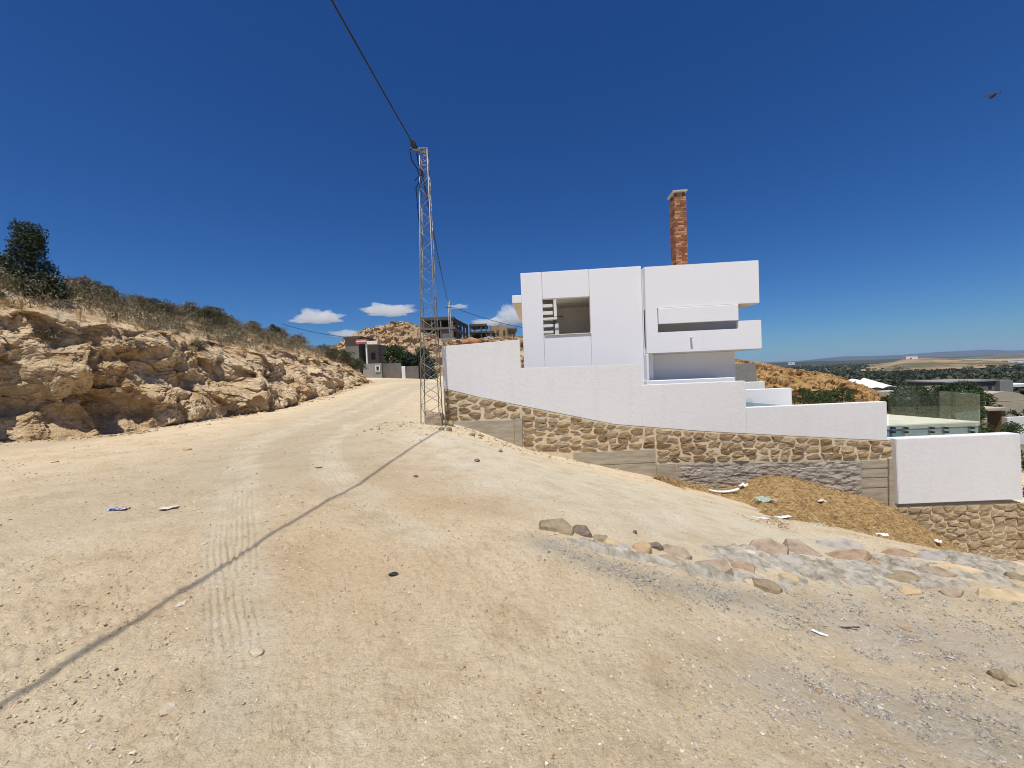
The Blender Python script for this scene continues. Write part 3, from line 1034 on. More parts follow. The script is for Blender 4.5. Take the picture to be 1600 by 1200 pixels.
# concrete beams cast against boards, a post and a rough grey render
def beam(name, poly_px, y0, y1, m, bev=.008):
    return prism(name, [(P(a, b, YW).x, P(a, b, YW).z) for a, b in poly_px], y0, y1, m, sw, bev)
beam('concrete_beam', [(694, 659), (803.5, 656), (804, 700), (804, 728), (694, 700)], -.03, .028, MT['concrete'])
beam('concrete_post', [(804.5, 653), (816, 653), (817, 740), (805.5, 740)], -.06, .029, MT['concrete'])
beam('concrete_beam', [(896, 707.5), (1024, 702), (1024, 722), (896, 728)], -.025, .028, MT['concrete'])
beam('concrete_beam', [(896, 729), (1024, 723), (1025, 770), (896, 752)], -.04, .028, MT['concrete'])
beam('concrete_beam', [(1025.3, 725.5), (1056, 724.3), (1056, 770), (1025.6, 768)], -.03, .028, MT['concrete'])
beam('concrete_post', [(1386, 716), (1398.5, 716), (1400, 860), (1387, 860)], -.07, .029, MT['concrete'])
for k, (a, b) in enumerate(((718, 731), (732, 745), (746, 761), (762, 790), (791, 840))):
    beam('concrete_board_face', [(1345, a + 1.5), (1385.3, a), (1385.8, b - .8), (1345, b + .8)], -.035 - .004 * (k % 2), .028, MT['concrete'])


def rough_panel():
    a, b = P(1056.5, 724.5, YW), P(1344.5, 719, YW)
    nx, nz = 260, 90
    X, Zt = np.meshgrid(np.linspace(a.x, b.x, nx), np.linspace(0, 1, nz), indexing='ij')
    zt = np.interp(X, [a.x, b.x], [a.z - .02, b.z - .02]); Z = zt - Zt * 2.0
    d = 0.040 * fbm3(X * 1.6 + Z, X * 0, Z * 5.5, 4, 301, .65, ridged=True) + .022 * fbm3(X * 6, X * 0, Z * 16, 3, 305)
    edge = np.minimum(1, np.minimum(X - a.x, b.x - X) / .15)
    Y = -.035 - d * np.clip(edge, 0, 1)
    return npobj('rough_render', np.stack([X, Y, Z], -1).reshape(-1, 3), gridfaces(nx, nz)[:, ::-1], MT['render_rough'], sw)


rough_panel()

# the last, lower white panel at the right with its own stone footing
YR = 11.82
ew = tag(empty('end_wall', (P(1400, 720, YR).x, YR, 0)), 'lowest white stucco wall panel at the right edge, above bare stonework', 'wall')
EO = ew.location.x
pe = lambda a, b: (P(a, b, YR).x - EO, P(a, b, YR).z)
prism('wall_section', [pe(1400, 686), pe(1594, 677.5), pe(1599, 780), pe(1404, 788)], 0, .34, MT['stucco'], ew, bev=.014)
er = tag(empty('stone_wall', (0, YR, 0)), 'weathered stone footing under the lowest white wall panel at the right edge', 'stone wall')
ztop = pz([(1400, 790), (1900, 772)]); zbot = pz([(1400, 900), (1900, 960)])
xe0, xe1 = P(1403, 800, YR).x, P(1597, 800, YR).x + 3.5
prism('mortar_bed', [(xe0, ztop(xe0)), (xe1, ztop(xe1)), (xe1, zbot(xe1)), (xe0, zbot(xe0))], .06, .5, MT['mortar'], er)
add_stones(er, voronoi_stones(ztop, zbot, xe0, xe1, .36, .225, 15, gap=.012), .06, MT['stone_pale'], 17, proud=(.01, .06))

# ------------------------------------------------------------------ the white house
HR = math.radians(-4.2)
HO = P(819, 573, 14.4); HO.z = 0
house = tag(empty('house', HO, HR), 'white flat roofed modern house with cantilevered balcony behind the garden wall', 'house')
hx_, hy_ = Vector((math.cos(HR), math.sin(HR), 0)), Vector((-math.sin(HR), math.cos(HR), 0))


def H(px, py, off=0.0):
    """photo pixel -> house coordinates (x along front, z) on the plane y=off"""
    d = ray(px, py)
    t = (off - (CAMP - HO).dot(hy_)) / d.dot(hy_)
    q = CAMP + d * t - HO
    return q.dot(hx_), q.z


def hb(name, x0, x1, y0, y1, z0, z1, m='white', bev=.010, parent=None):
    return box(name, x0, x1, y0, y1, z0, z1, MT[m], parent or house, bev)


zr = H(880, 423)[1]                       # left roof
zr2 = H(1100, 411.5, -.35)[1]             # right roof
X1 = H(1004, 500)[0]; X1b = H(1019, 413)[0]
WX0, WX1 = H(851, 495)[0], H(920.5, 495)[0]
WZ0, WZ1 = H(886, 523)[1], H(886, 465)[1]
G1, G2 = H(849, 500)[0], H(922.5, 500)[0]
ZB = -1.5
hb('wall_panel', 0, G1 - .006, 0, .25, ZB, zr)
hb('wall_panel', G2 + .006, X1, 0, .25, ZB, zr)
hb('wall_panel', G1 + .006, G2 - .006, 0, .25, WZ1, zr)
hb('wall_panel', G1 + .006, G2 - .006, 0, .25, ZB, WZ0)
boxes('wall_core', [(G1 - .1, G2 + .1, .04, .2, WZ1 + .02, zr - .03), (G1 - .1, G2 + .1, .04, .2, ZB, WZ0 - .02)], MT['inner'], house)
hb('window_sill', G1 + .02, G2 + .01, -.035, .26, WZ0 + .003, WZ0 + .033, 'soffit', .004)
# side walls, back wall, roof (gap added to let sun onto the slats)
hb('side_wall', 0.003, .25, .252, 8, ZB, zr - .002)
hb('side_wall', X1b - .25, X1b, .252, 8, ZB, zr + .0)
hb('back_wall', .252, X1b - .252, 7.75, 8, ZB, zr - .002)
CO = H(873, 470, 1.2)[0]
roof = boxes('roof', [(CO, X1b - .252, .252, 7.74, zr - .28, zr - .12), (.252, CO - .001, 1.15, 7.74, zr - .28, zr - .12), (.252, CO - .001, .252, .40, zr - .28, zr - .12)], MT['white'], house)
boxes('room', [(CO - .1, X1b - .26, 2.35, 2.5, ZB, zr - .29), (.26, CO - .11, 2.7, 2.85, ZB, zr - .29), (X1 - .9, X1 - .75, .26, 2.34, ZB, zr - .29),
               (CO - .1, X1 - .9, .26, 2.34, WZ1 + .01, WZ1 + .1), (.26, X1 - .91, .26, 2.34, WZ0 - .5, WZ0 - .35)], MT['inner'], house)
# sun patches built as white slats, post and rail, left in the opening
sx0, sx1 = H(846, 495, 1.3)[0], H(868, 495, 1.3)[0]
pxz = lambda py: H(860, py, 1.3)[1]
for a, b in ((475.5, 480), (486.5, 491.5), (496.5, 501), (507, 511), (517, 521)):
    hb('sun_patch_slat', sx0 - .3, sx1 - .10, 1.24, 1.42, pxz(b), pxz(a), bev=.006)
hb('sun_patch_post', sx1 - .06, sx1 + .06, 1.26, 1.40, pxz(499.5), pxz(466), bev=.006)
hb('sun_patch_post', sx1 - .04, sx1 + .12, 1.26, 1.40, pxz(526), pxz(506), bev=.006)
hb('sun_patch_rail', sx0 - .3, sx1 + .06, 1.20, 1.40, pxz(500), pxz(496.5) - .01, bev=.006)
tubeobj('rod', [Vector((*[H(866, 495.5, 1.1)[0]], 1.1, H(866, 495.5, 1.1)[1])), Vector((H(880, 494, 1.1)[0], 1.1, H(880, 494, 1.1)[1]))], .018, MT['dark'], house)
# canopy slab on the left side
cz1, cz0 = H(806, 462, .1)[1], H(806, 475, .1)[1]
cxl = H(800.5, 470, .1)[0]
hb('side_canopy', cxl, -.003, .02, 5.2, cz0 + .02, cz1)
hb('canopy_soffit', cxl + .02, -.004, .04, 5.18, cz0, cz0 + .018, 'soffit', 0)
# right block: upper mass, slot with hung panel, balcony parapet, recessed wall
OFF = -.35
xL = H(1009, 480, OFF)[0]; xR = H(1186, 440, OFF)[0]; xRb = H(1190, 525, OFF)[0]
zU = H(1100, 477.5, OFF)[1]; zP1 = H(1172, 500.5, OFF)[1]; zP0 = H(1100, 516, OFF)[1]; zS = H(1100, 548.5, OFF)[1]
s0, s1 = H(1027.5, 497, OFF)[0], H(1153, 490, OFF)[0]
upm = hb('upper_storey', xL + .002, xR, OFF + .161, 4.5, zU, zr2 - .002)
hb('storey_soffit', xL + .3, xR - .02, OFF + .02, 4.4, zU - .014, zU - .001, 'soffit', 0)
prism('front_wall', [(xL, zS), (xRb, zS), (xRb, zP1), (s1, zP1), (s1, zP0), (s0, zP0), (s0, zU), (xR, zU), (xR, zr2), (xL, zr2)], OFF, OFF + .16, MT['white'], house, .008)
hb('parapet', xRb - .16, xRb - .002, OFF + .162, 1.9, zS, zP1)
hb('balcony_slab', xL + .001, xRb - .162, OFF + .162, 1.9, zS + .003, zS + .18)
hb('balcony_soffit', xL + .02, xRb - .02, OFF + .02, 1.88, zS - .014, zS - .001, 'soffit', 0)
hb('hung_panel', s0 + .02, s1, OFF - .045, OFF + .06, H(1090, 503.5, OFF)[1], H(1090, 479, OFF)[1])
xc1 = H(1147, 570, 1.0)[0]
xs1 = H(1152, 490, 1.0)[0]
hb('recessed_wall', xL + .02, xc1, .9, 4.4, ZB, zS - .015)
hb('recessed_wall', xL + .02, xs1, .9, 4.4, zS + .19, zU - .016)
xp = H(1012, 570, OFF)[0]
hb('plinth', X1 - .02, H(1149, 595, OFF)[0], OFF, .89, ZB, H(1080, 592.5, OFF)[1])
hb('pier', X1 + .002, xL + .05, OFF + .004, 1.2, ZB, zS - .016)
hb('pier', X1 + .002, xL - .002, OFF + .27, 1.2, zS - .015, zr - .12)
bx_, bz_ = H(1079.5, 528, OFF)
boxes('drain_spout', [(bx_ - .035, bx_ + .035, OFF - .13, OFF + .02, bz_ - .02, bz_ + .02)], MT['inner'], house)
# red brick chimney standing on the roof
chx0, chx1 = H(1055, 360, 2.6)[0], H(1073.3, 360, 2.6)[0]
chz1 = H(1063, 307, 2.6)[1]; chz2 = H(1062, 300, 2.6)[1]; chz3 = H(1062, 295.5, 2.6)[1]
chd = .62
MT['brick'] = None
MT['paving'] = simple('weathered_cap_slab', [(.3, (.36, .33, .28)), (.7, (.48, .45, .39))], 4, bs=20, bstr=.3)
mb, nt, bb = newmat('red_brick', .9, .2)
a_ = nd(nt, 'ShaderNodeAttribute', attribute_name='tone').outputs['Fac']
cc = ramp(nt, a_, [(0, (.20, .068, .034)), (.35, (.30, .115, .055)), (.65, (.37, .165, .085)), (.9, (.45, .25, .14)), (1, (.52, .34, .21))])
cc = mixc(nt, 1.0, cc, ramp(nt, noise_node(nt, objcoord(nt), 14, 6, .7), [(.3, (.7, .7, .7)), (.7, (1.25, 1.25, 1.25))]), 'MULTIPLY')
nt.links.new(cc, bb.inputs['Base Color'])
MT['brick'] = mb
zlo = zr2 - 1.2
chim = hb('chimney', chx0 + .02, chx1 - .02, 2.62, 2.6 + chd - .02, zlo, chz1 - .02, 'mortar', 0)


def chimney_bricks():
    V, F, tone = [], [], []
    nc = int((chz1 - zlo) / .082)
    R = random.Random(4)
    h = (chz1 - zlo) / nc
    W = chx1 - chx0
    for c in range(nc):
        z0 = zlo + c * h
        for side in range(4):
            L = W if side % 2 == 0 else chd
            cuts = [0, .5, 1] if (c + side) % 2 else [0, .25, .75, 1]
            for k in range(len(cuts) - 1):
                a, b = cuts[k] * L + .006, cuts[k + 1] * L - .006
                o = R.uniform(0, .012)
                if side == 0: bx = (chx0 + a, chx0 + b, 2.6 - o, 2.66)
                elif side == 2: bx = (chx0 + a, chx0 + b, 2.6 + chd - .06, 2.6 + chd + o)
                elif side == 1: bx = (chx1 - .06, chx1 + o, 2.6 + a, 2.6 + b)
                else: bx = (chx0 - o, chx0 + .06, 2.6 + a, 2.6 + b)
                v, f = boxv(*bx, z0 + .007, z0 + h - .007)
                n = len(V); V += v; F += [tuple(i + n for i in q) for q in f]
                tone += [R.random()] * 8
    o = npobj('brickwork', np.array(V), np.array(F), MT['brick'], chim, smooth=False, attrs={'tone': np.array(tone)})
    o['kind'] = 'stuff'


chimney_bricks()
for ax in (chx0 + .03, chx1 - .11):
    for ay in (2.63, 2.6 + chd - .11):
        boxes('cap_post', [(ax, ax + .08, ay, ay + .08, chz1 - .03, chz2)], MT['brick'], chim)
hb('chimney_cap', chx0 - .07, chx1 + .05, 2.54, 2.66 + chd, chz2, chz2 + .07, 'paving', .01, chim)

# ------------------------------------------------------------------ pool terrace and glass behind the wall
MT['glass'], nt, b_ = newmat('greenish_glass', .02, .5)
tr = nd(nt, 'ShaderNodeBsdfTransparent'); tr.inputs[0].default_value = (.925, .968, .95, 1)
gl = nd(nt, 'ShaderNodeBsdfGlossy'); gl.inputs['Roughness'].default_value = .02
fr = nd(nt, 'ShaderNodeFresnel'); fr.inputs[0].default_value = 1.45
mx = nd(nt, 'ShaderNodeMixShader')
nt.links.new(math_(nt, 'MINIMUM', fr.outputs[0], .16), mx.inputs[0]); nt.links.new(tr.outputs[0], mx.inputs[1]); nt.links.new(gl.outputs[0], mx.inputs[2])
nt.links.new(mx.outputs[0], nt.nodes['Material Output'].inputs['Surface'])
MT['bluetile'] = simple('pale_blue_pool_tile', [(.3, (.30, .42, .47)), (.7, (.38, .50, .54))], 6, rough=.35, bstr=.05)
YT = 13.9
t0, t1 = P(1372, 666, YT), P(1529, 660, YT)
zt_ = P(1460, 663, YT).z
far0, far1 = atz(1330, 644, zt_), atz(1388, 648, zt_)
terr = tag(empty('terrace', (t0.x, YT, 0)), 'pale pool terrace slab with blue tiled edge behind the low wall', 'terrace')
q0, q1, q2 = atz(1250, 642, zt_), atz(1390, 647.5, zt_), atz(1531, 658.5, zt_)
poly = [(t0.x - 3.4, YT), (t1.x, YT), (q2.x, q2.y), (q1.x, q1.y), (q0.x, q0.y)]
bm = bmesh.new()
a = [bm.verts.new((x - t0.x, y - YT, zt_)) for x, y in poly]; b = [bm.verts.new((x - t0.x, y - YT, zt_ - .12)) for x, y in poly]
bm.faces.new(a); bm.faces.new(b[::-1])
for i in range(len(poly)): bm.faces.new([a[i], b[i], b[(i + 1) % len(poly)], a[(i + 1) % len(poly)]])
bmesh.ops.recalc_face_normals(bm, faces=bm.faces[:])
MT['cream'] = simple('cream_stone_paving', [(.3, (.70, .64, .50)), (.7, (.78, .72, .58))], 3, bs=20, bstr=.1)
bmobj('floor_slab', bm, MT['cream'], terr)
boxes('tiled_edge', [(-3.4, t1.x - t0.x, .02, .2, zt_ - 2.5, zt_ - .121)], MT['bluetile'], terr)
# glass railing, four panes on steel clamps
gr_ = tag(empty('glass_railing', (P(1388, 640, YT - .12).x, YT - .12, 0)), 'frameless greenish glass railing on steel clamps along the pool terrace', 'railing')
gx0 = gr_.location.x
edges = [1388.5, 1428.5, 1483.5, 1530.5]
for i in range(3):
    a, b = P(edges[i], 640, YT - .12).x - gx0, P(edges[i + 1], 640, YT - .12).x - gx0
    boxes('pane', [(a + .008, b - .008, 0, .014, zt_ - .42, zt_ + 1.02)], MT['glass'], gr_)
for pxc in (1398, 1418, 1459, 1481, 1522):
    for py in (669, 675.5):
        c = P(pxc, py, YT - .14)
        boxes('clamp', [(c.x - gx0 - .045, c.x - gx0 + .045, -.02, .13, c.z - .03, c.z + .03)], MT['dark'], gr_)
# return pane running back along the right edge
a, b = Vector((P(1531, 640, YT - .12).x - gx0, 0, 0)), Vector((q2.x - gx0 + .05, q2.y - YT + 1.5, 0))
V = [(a.x, a.y, zt_ - .3), (b.x, b.y, zt_ - .3), (b.x, b.y, zt_ + 1.02), (a.x, a.y, zt_ + 1.02)]
V += [(x + .014, y, z) for x, y, z in V]
pyobj('pane', V, [(0, 1, 2, 3), (7, 6, 5, 4), (0, 4, 5, 1), (3, 2, 6, 7), (1, 5, 6, 2), (0, 3, 7, 4)], MT['glass'], gr_)
# far back glass
fb = tag(empty('glass_railing', (q1.x, q1.y, 0)), 'far glass railing at the back of the pool terrace', 'railing')
dv = Vector((q2.x - q1.x, q2.y - q1.y, 0)); Lb = dv.length; fb.rotation_euler = (0, 0, math.atan2(dv.y, dv.x))
for i in range(3):
    boxes('pane', [(i * Lb / 3 + .008, (i + 1) * Lb / 3 - .008, .05, .064, zt_ - .05, zt_ + 1.05)], MT['glass'], fb)
# low white garden walls right of the house
lw = P(1166, 630, 17.5); lr = P(1237, 606, 17.5)
tag(box('garden_wall', lw.x - 1.5, lr.x, 17.5, 17.75, lw.z - 1.5, lr.z, MT['white']), 'low plain white wall right of the house, behind the stepped wall', 'wall')
lw = P(1150, 605, 20.5); lr = P(1195, 596, 20.5)
tag(box('planter_wall', lw.x, lr.x, 20.5, 20.8, lw.z - 1.5, lr.z, MT['stucco']), 'small grey white block peeping over the low wall beside the house', 'wall')
pw = P(1150, 632, 15.2); pr_ = P(1176, 622, 15.2)
tag(boxes('glass_screen', [(pw.x, pr_.x, 15.2, 15.215, pw.z - .3, pr_.z)], MT['glass']), 'small glass screen just behind the step in the white wall', 'screen')
pw = P(1150, 632, 15.6); pr_ = P(1250, 627, 15.6)
tag(prism('pool_edge', [(P(1150, 627, 15.6).x, P(1150, 627, 15.6).z), (P(1240, 634.5, 15.6).x, P(1240, 634.5, 15.6).z), (P(1240, 650, 15.6).x, P(1240, 650, 15.6).z), (P(1150, 650, 15.6).x, P(1150, 650, 15.6).z)], 15.6, 16.2, MT['bluetile']), 'pale blue sloping pool edge behind the step in the white wall', 'pool edge')

# ------------------------------------------------------------------ lattice tower and cables
TB = G(675, 655); TB = Vector((P(675, 655, 11.55).x, 11.55, 0)); TB.z = float(gz(TB.x, TB.y))
tower = tag(empty('lattice_pole', TB), 'tall slim galvanised lattice power pole beside the track', 'power pole')
TOPZ = P(661, 234, 11.55).z - TB.z
tower.rotation_euler = (0, .018, 0)
W0, W1 = .53, .21


def half(z): return (W0 + (W1 - W0) * z / TOPZ) / 2


block = MT['slab_brown']
zb0 = .22
corner = lambda i, z: Vector((((-1, 1, 1, -1)[i]) * half(z), ((-1, -1, 1, 1)[i]) * half(z), z))
for i in range(4):
    bar('leg', corner(i, -.1), corner(i, TOPZ), .023, MT['galv'], tower)
npan = 23
zs = [zb0 + (TOPZ - .5 - zb0) * (1 - (1 - k / npan) ** 1.0) for k in range(npan + 1)]
for k in range(npan):
    for i in range(4):
        j = (i + 1) % 4
        a, b = (i, j) if (k + i) % 2 else (j, i)
        bar('brace', corner(a, zs[k]), corner(b, zs[k + 1]), .011, MT['galv'], tower)
for z in (TOPZ - .5, TOPZ - .02):
    for i in range(4):
        bar('top_rail', corner(i, z), corner((i + 1) % 4, z), .03, MT['galv'], tower)
for k in range(3):
    for i in range(4):
        bar('brace', corner(i, TOPZ - .48 + .15 * k), corner((i + 1) % 4, TOPZ - .48 + .15 * (k + 1)), .013, MT['galv'], tower)
bar('hook_arm', Vector((-.10, -.12, TOPZ - .08)), Vector((-.32, -.22, TOPZ - .08)), .05, MT['galv'], tower)
ftop = [(-.36, .42), (.36, .42)]
base_me = slab_stone('footing', .86, .90, .42, 61, 4)
fo = link(bpy.data.objects.new('footing', base_me), tower); base_me.materials.append(MT['slab_brown']); fo.location = (.06, -.05, -.12); fo.rotation_euler = (0, 0, .8)

cable_top = TB + Vector((-.30, -.20, TOPZ - .05))
cl_pt = P(645, 224, 11.2)
clamp_o = boxes('cable_clamp', [(cl_pt.x - .06, cl_pt.x + .06, cl_pt.y - .05, cl_pt.y + .30, cl_pt.z - .05, cl_pt.z + .06)], MT['dark'], None)
tag(clamp_o, 'small dark cable clamp hanging off the head of the lattice pole', 'clamp')


def catenary(a, b, sag, n=40):
    return [a.lerp(b, t) - Vector((0, 0, 4 * sag * t * (1 - t))) for t in np.linspace(0, 1, n)]


end_near = Vector((-4.1, -24.0, 8.6))
over = catenary(Vector(cl_pt), end_near, .75, 60)
tag(tubeobj('overhead_cable', over, .0175, MT['cable'], None, 8), 'thick black bundled cable passing overhead to the head of the lattice pole', 'cable')
loop = [cl_pt + Vector((0, .1, -.03)), cl_pt + Vector((-.12, .12, -.12)), cl_pt + Vector((-.10, .2, -.35)), cl_pt + Vector((.03, .28, -.55)), cl_pt + Vector((.10, .3, -.85)), TB + Vector((-.13, -.06, TOPZ - 1.1)), TB + Vector((-.09, 0, TOPZ - 2.2))]
tag(tubeobj('cable_tail', loop, .016, MT['cable'], None, 6), 'short black cable tail looping from the clamp down the pole head', 'cable')
loop = [cl_pt + Vector((.05, .2, -.15)), cl_pt + Vector((.08, .25, -.45)), cl_pt + Vector((.16, .3, -.7)), TB + Vector((-.14, -.1, TOPZ - .9))]
tag(tubeobj('cable_tail', loop, .014, MT['cable'], None, 6), 'thinner black cable tail hanging close beside the pole head', 'cable')

FPY = 62.0
fpb = P(705.5, 560, FPY); fpt = P(703, 470, FPY)
pole = tag(empty('far_power_pole', (fpb.x, FPY, fpb.z)), 'distant slim steel power pole before the unfinished grey building', 'power pole')
hgt = fpt.z - fpb.z
for dx in (-.22, .22):
    bar('leg', Vector((dx, 0, -3)), Vector((dx * .5, 0, hgt)), .09, MT['galv'], pole)
for k in range(14):
    z0, z1 = hgt * k / 14, hgt * (k + 1) / 14
    f0, f1 = .22 * (1 - .5 * k / 14), .22 * (1 - .5 * (k + 1) / 14)
    sg = 1 if k % 2 else -1
    bar('brace', Vector((-f0 * sg, 0, z0)), Vector((f1 * sg, 0, z1)), .045, MT['galv'], pole)
bar('cross_arm', Vector((-.5, 0, hgt - 1.0)), Vector((.5, 0, hgt - 1.0)), .10, MT['dark'], pole)
pt = Vector((fpt.x, FPY, fpt.z))
tag(tubeobj('power_cable', catenary(TB + Vector((.02, .05, TOPZ - .4)), pt + Vector((0, 0, -.6)), 1.0, 50), .026, MT['cable'], None, 6), 'black cable dropping from the lattice pole to the distant pole', 'cable')
tag(tubeobj('power_cable', catenary(pt + Vector((.4, 0, -1.0)), P(900, 520, 70), 1.0, 30), .04, MT['cable'], None, 5), 'thin cable from the distant pole passing behind the white house', 'cable')
tag(tubeobj('power_cable', catenary(P(440, 506, 50), P(545, 527, 57), .25, 30), .03, MT['cable'], None, 5), 'thin cable above the bank running to the small grey house', 'cable')

# ------------------------------------------------------------------ far houses on the left and on the hill
MT['far_grey'] = simple('bare_grey_render', [(.3, (.145, .13, .112)), (.7, (.21, .19, .165))], .6, bs=3, bstr=.2)
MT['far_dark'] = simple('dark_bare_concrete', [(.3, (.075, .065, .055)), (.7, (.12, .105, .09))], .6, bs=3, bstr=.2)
MT['far_brown'] = simple('ochre_masonry', [(.3, (.36, .245, .12)), (.7, (.46, .33, .18))], .6, bs=3, bstr=.2)
MT['blockwall'] = simple('grey_block_wall', [(.3, (.13, .115, .10)), (.7, (.19, .17, .15))], 1.2, bs=6, bstr=.3)
MT['paleblock'] = simple('pale_block_wall', [(.3, (.235, .225, .205)), (.7, (.31, .295, .27))], 1.2, bs=6, bstr=.3)
MT['red'] = simple('red_painted_board', [(.3, (.33, .10, .06)), (.7, (.42, .14, .09))], 2, bstr=0)
MT['paint'] = simple('white_paint', [(.3, (.68, .67, .64)), (.7, (.78, .77, .74))], 2, bstr=0)
MT['terracotta'] = simple('terracotta_heap', [(.3, (.36, .15, .07)), (.7, (.48, .23, .12))], 1.5, bs=8, bstr=.5)


def pb(name, px0, px1, py0, py1, Y, depth, m, parent, down=0.0):
    """block whose front face spans the given pixels at depth Y"""
    a, b = P(px0, (py0 + py1) / 2, Y), P(px1, (py0 + py1) / 2, Y)
    z1, z0 = P((px0 + px1) / 2, py0, Y).z, P((px0 + px1) / 2, py1, Y).z
    return boxes(name, [(a.x, b.x, Y, Y + depth, z0 - down, z1)], m, parent)


hs_ = tag(empty('small_house'), 'small grey house with red and white striped porch beam at the end of the track', 'house')
pb('wall', 540, 561, 528, 575, 59, 6, MT['far_grey'], hs_, 3)
pb('roof', 536, 563, 525.5, 528.5, 58.6, 7, MT['far_dark'], hs_)
pb('porch_wall', 572.5, 592, 538, 575, 59.6, 5, MT['far_grey'], hs_, 3)
pb('window', 580, 586, 551, 562, 59.5, .1, MT['dark'], hs_)
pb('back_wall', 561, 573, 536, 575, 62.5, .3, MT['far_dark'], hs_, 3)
for k, (a, b, mm) in enumerate(((529.5, 532, 'red'), (532.2, 534, 'paint'), (534.2, 537, 'red'))):
    pb('porch_beam', 556, 572, a, b, 58.2 - .02 * k, 1.2, MT[mm], hs_)
pb('porch_beam', 572.4, 589.5, 532.5, 537.6, 58.3, 1.4, MT['paint'], hs_)
pb('porch_post', 571.8, 574, 537.8, 575, 58.4, .3, MT['paint'], hs_, 2)

w1 = tag(pb('block_wall', 567, 596, 568, 580, 55, .3, MT['paleblock'], None, 2.5), 'pale grey block wall with a white framed hatch below the small house', 'wall')
hatch = tag(empty('hatch_frame'), 'white square frame on the pale block wall below the small house', 'window frame')
for a, b, c, d in ((586.5, 588, 571, 580.5), (592, 593.5, 571, 580.5), (588.05, 591.95, 571, 572.4), (588.05, 591.95, 579.2, 580.5)):
    pb('frame', a, b, c, d, 54.85, .14, MT['paint'], hatch)
pb('opening', 588.1, 591.9, 572.5, 579.1, 54.93, .06, MT['dark'], hatch)
tag(pb('block_wall', 598, 627, 567.5, 589, 56, .3, MT['blockwall'], None, 2.5), 'dark grey garden wall left of the white gatepost', 'wall')
tag(pb('gatepost', 627.6, 633, 572, 588, 55.8, .5, MT['paint'], None, 2), 'white gatepost between the two dark garden walls', 'gatepost')
tag(pb('block_wall', 633.6, 654, 572, 593, 56, .3, MT['blockwall'], None, 2.5), 'dark grey garden wall right of the white gatepost', 'wall')
tag(pb('metal_gate', 654.6, 673, 566, 595, 56.4, .12, MT['dark'], None, 2.5), 'dark metal gate behind the foot of the lattice pole', 'gate')

sk = tag(empty('unfinished_building'), 'two storey unfinished grey concrete building on top of the rocky hill', 'building')
YB = 84.0
for (a, b, c, d, dy, dp, mm, nm) in [
    (657, 709, 495.5, 500, 0, 11, 'far_dark', 'roof_slab'), (657, 711, 511.5, 515, 0, 11, 'far_grey', 'floor_slab'), (690, 712, 528, 546, -.6, 10, 'paleblock', 'base_wall'),
    (657, 660, 500.2, 540, .1, .5, 'far_grey', 'column'), (674, 676, 500.2, 540, .1, .5, 'far_grey', 'column'), (688, 690, 500.2, 540, .1, .5, 'far_grey', 'column'), (704, 708.5, 500.2, 540, .1, .5, 'far_grey', 'column'),
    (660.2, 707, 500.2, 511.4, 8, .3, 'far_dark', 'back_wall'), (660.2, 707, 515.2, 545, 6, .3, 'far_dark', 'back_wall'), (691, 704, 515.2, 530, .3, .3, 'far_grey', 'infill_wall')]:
    pb(nm, a, b, c, d, YB + dy, dp, MT[mm], sk, 1.5 if nm in ('column', 'base_wall', 'back_wall') and d > 520 else 0)
# its right flank runs back and away
fl0, fl1 = P(709, 500, YB + .2), P(731, 506, YB + 14)
for z0, z1, mm, nm in ((P(709, 502, YB).z, P(709, 496, YB).z, 'far_dark', 'roof_edge'), (P(709, 516, YB).z, P(709, 512, YB).z, 'far_grey', 'floor_edge'), (P(709, 548, YB).z, P(709, 530, YB).z, 'far_dark', 'flank_wall')):
    pyobj(nm, [(fl0.x, fl0.y, z0), (fl1.x, fl1.y, z0), (fl1.x, fl1.y, z1), (fl0.x, fl0.y, z1), (fl0.x - .5, fl0.y + .3, z0), (fl1.x - .5, fl1.y, z0), (fl1.x - .5, fl1.y, z1), (fl0.x - .5, fl0.y + .3, z1)],
          [(0, 1, 2, 3), (7, 6, 5, 4), (3, 2, 6, 7), (0, 4, 5, 1), (1, 5, 6, 2), (0, 3, 7, 4)], MT[mm], sk)
for t in (.25, .5, .75, 1.0):
    c = fl0.lerp(fl1, t)
    boxes('column', [(c.x - .5, c.x, c.y - .3, c.y + .2, P(709, 545, YB).z, P(709, 500, YB).z)], MT['far_grey'], sk)
pyobj('flank_back', [(fl0.x - 4, fl0.y + 3, P(709, 548, YB).z), (fl1.x - 1.5, fl1.y, P(709, 548, YB).z), (fl1.x - 1.5, fl1.y, P(709, 500, YB).z), (fl0.x - 4, fl0.y + 3, P(709, 500, YB).z)], [(0, 1, 2, 3)], MT['far_dark'], sk)

s2 = tag(empty('unfinished_house'), 'open concrete frame of a house right of the unfinished grey building', 'building')
YB2 = 98.0
for (a, b, c, d, dy, dp, mm, nm) in [
    (733, 760, 506, 509.5, 0, 8, 'far_dark', 'roof_slab'), (733, 772, 517.5, 520, 0, 9, 'far_dark', 'floor_slab'), (737, 788, 529, 536, -1, 8, 'far_dark', 'base_wall'),
    (734, 736.5, 509.6, 536, .1, .4, 'far_dark', 'column'), (741, 742.5, 509.6, 517.4, 6, .4, 'far_dark', 'column'), (751, 753, 509.6, 529, .1, .4, 'far_dark', 'column'), (759, 761, 509.6, 536, .1, .4, 'far_dark', 'column'),
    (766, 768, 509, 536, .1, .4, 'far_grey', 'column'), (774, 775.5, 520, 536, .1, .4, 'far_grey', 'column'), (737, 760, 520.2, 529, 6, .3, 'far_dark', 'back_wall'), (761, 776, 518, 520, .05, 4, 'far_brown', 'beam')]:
    pb(nm, a, b, c, d, YB2 + dy, dp, MT[mm], s2, 2 if d > 525 else 0)
s3 = tag(empty('ochre_house'), 'ochre unfinished house with rooftop stubs left of the white house', 'house')
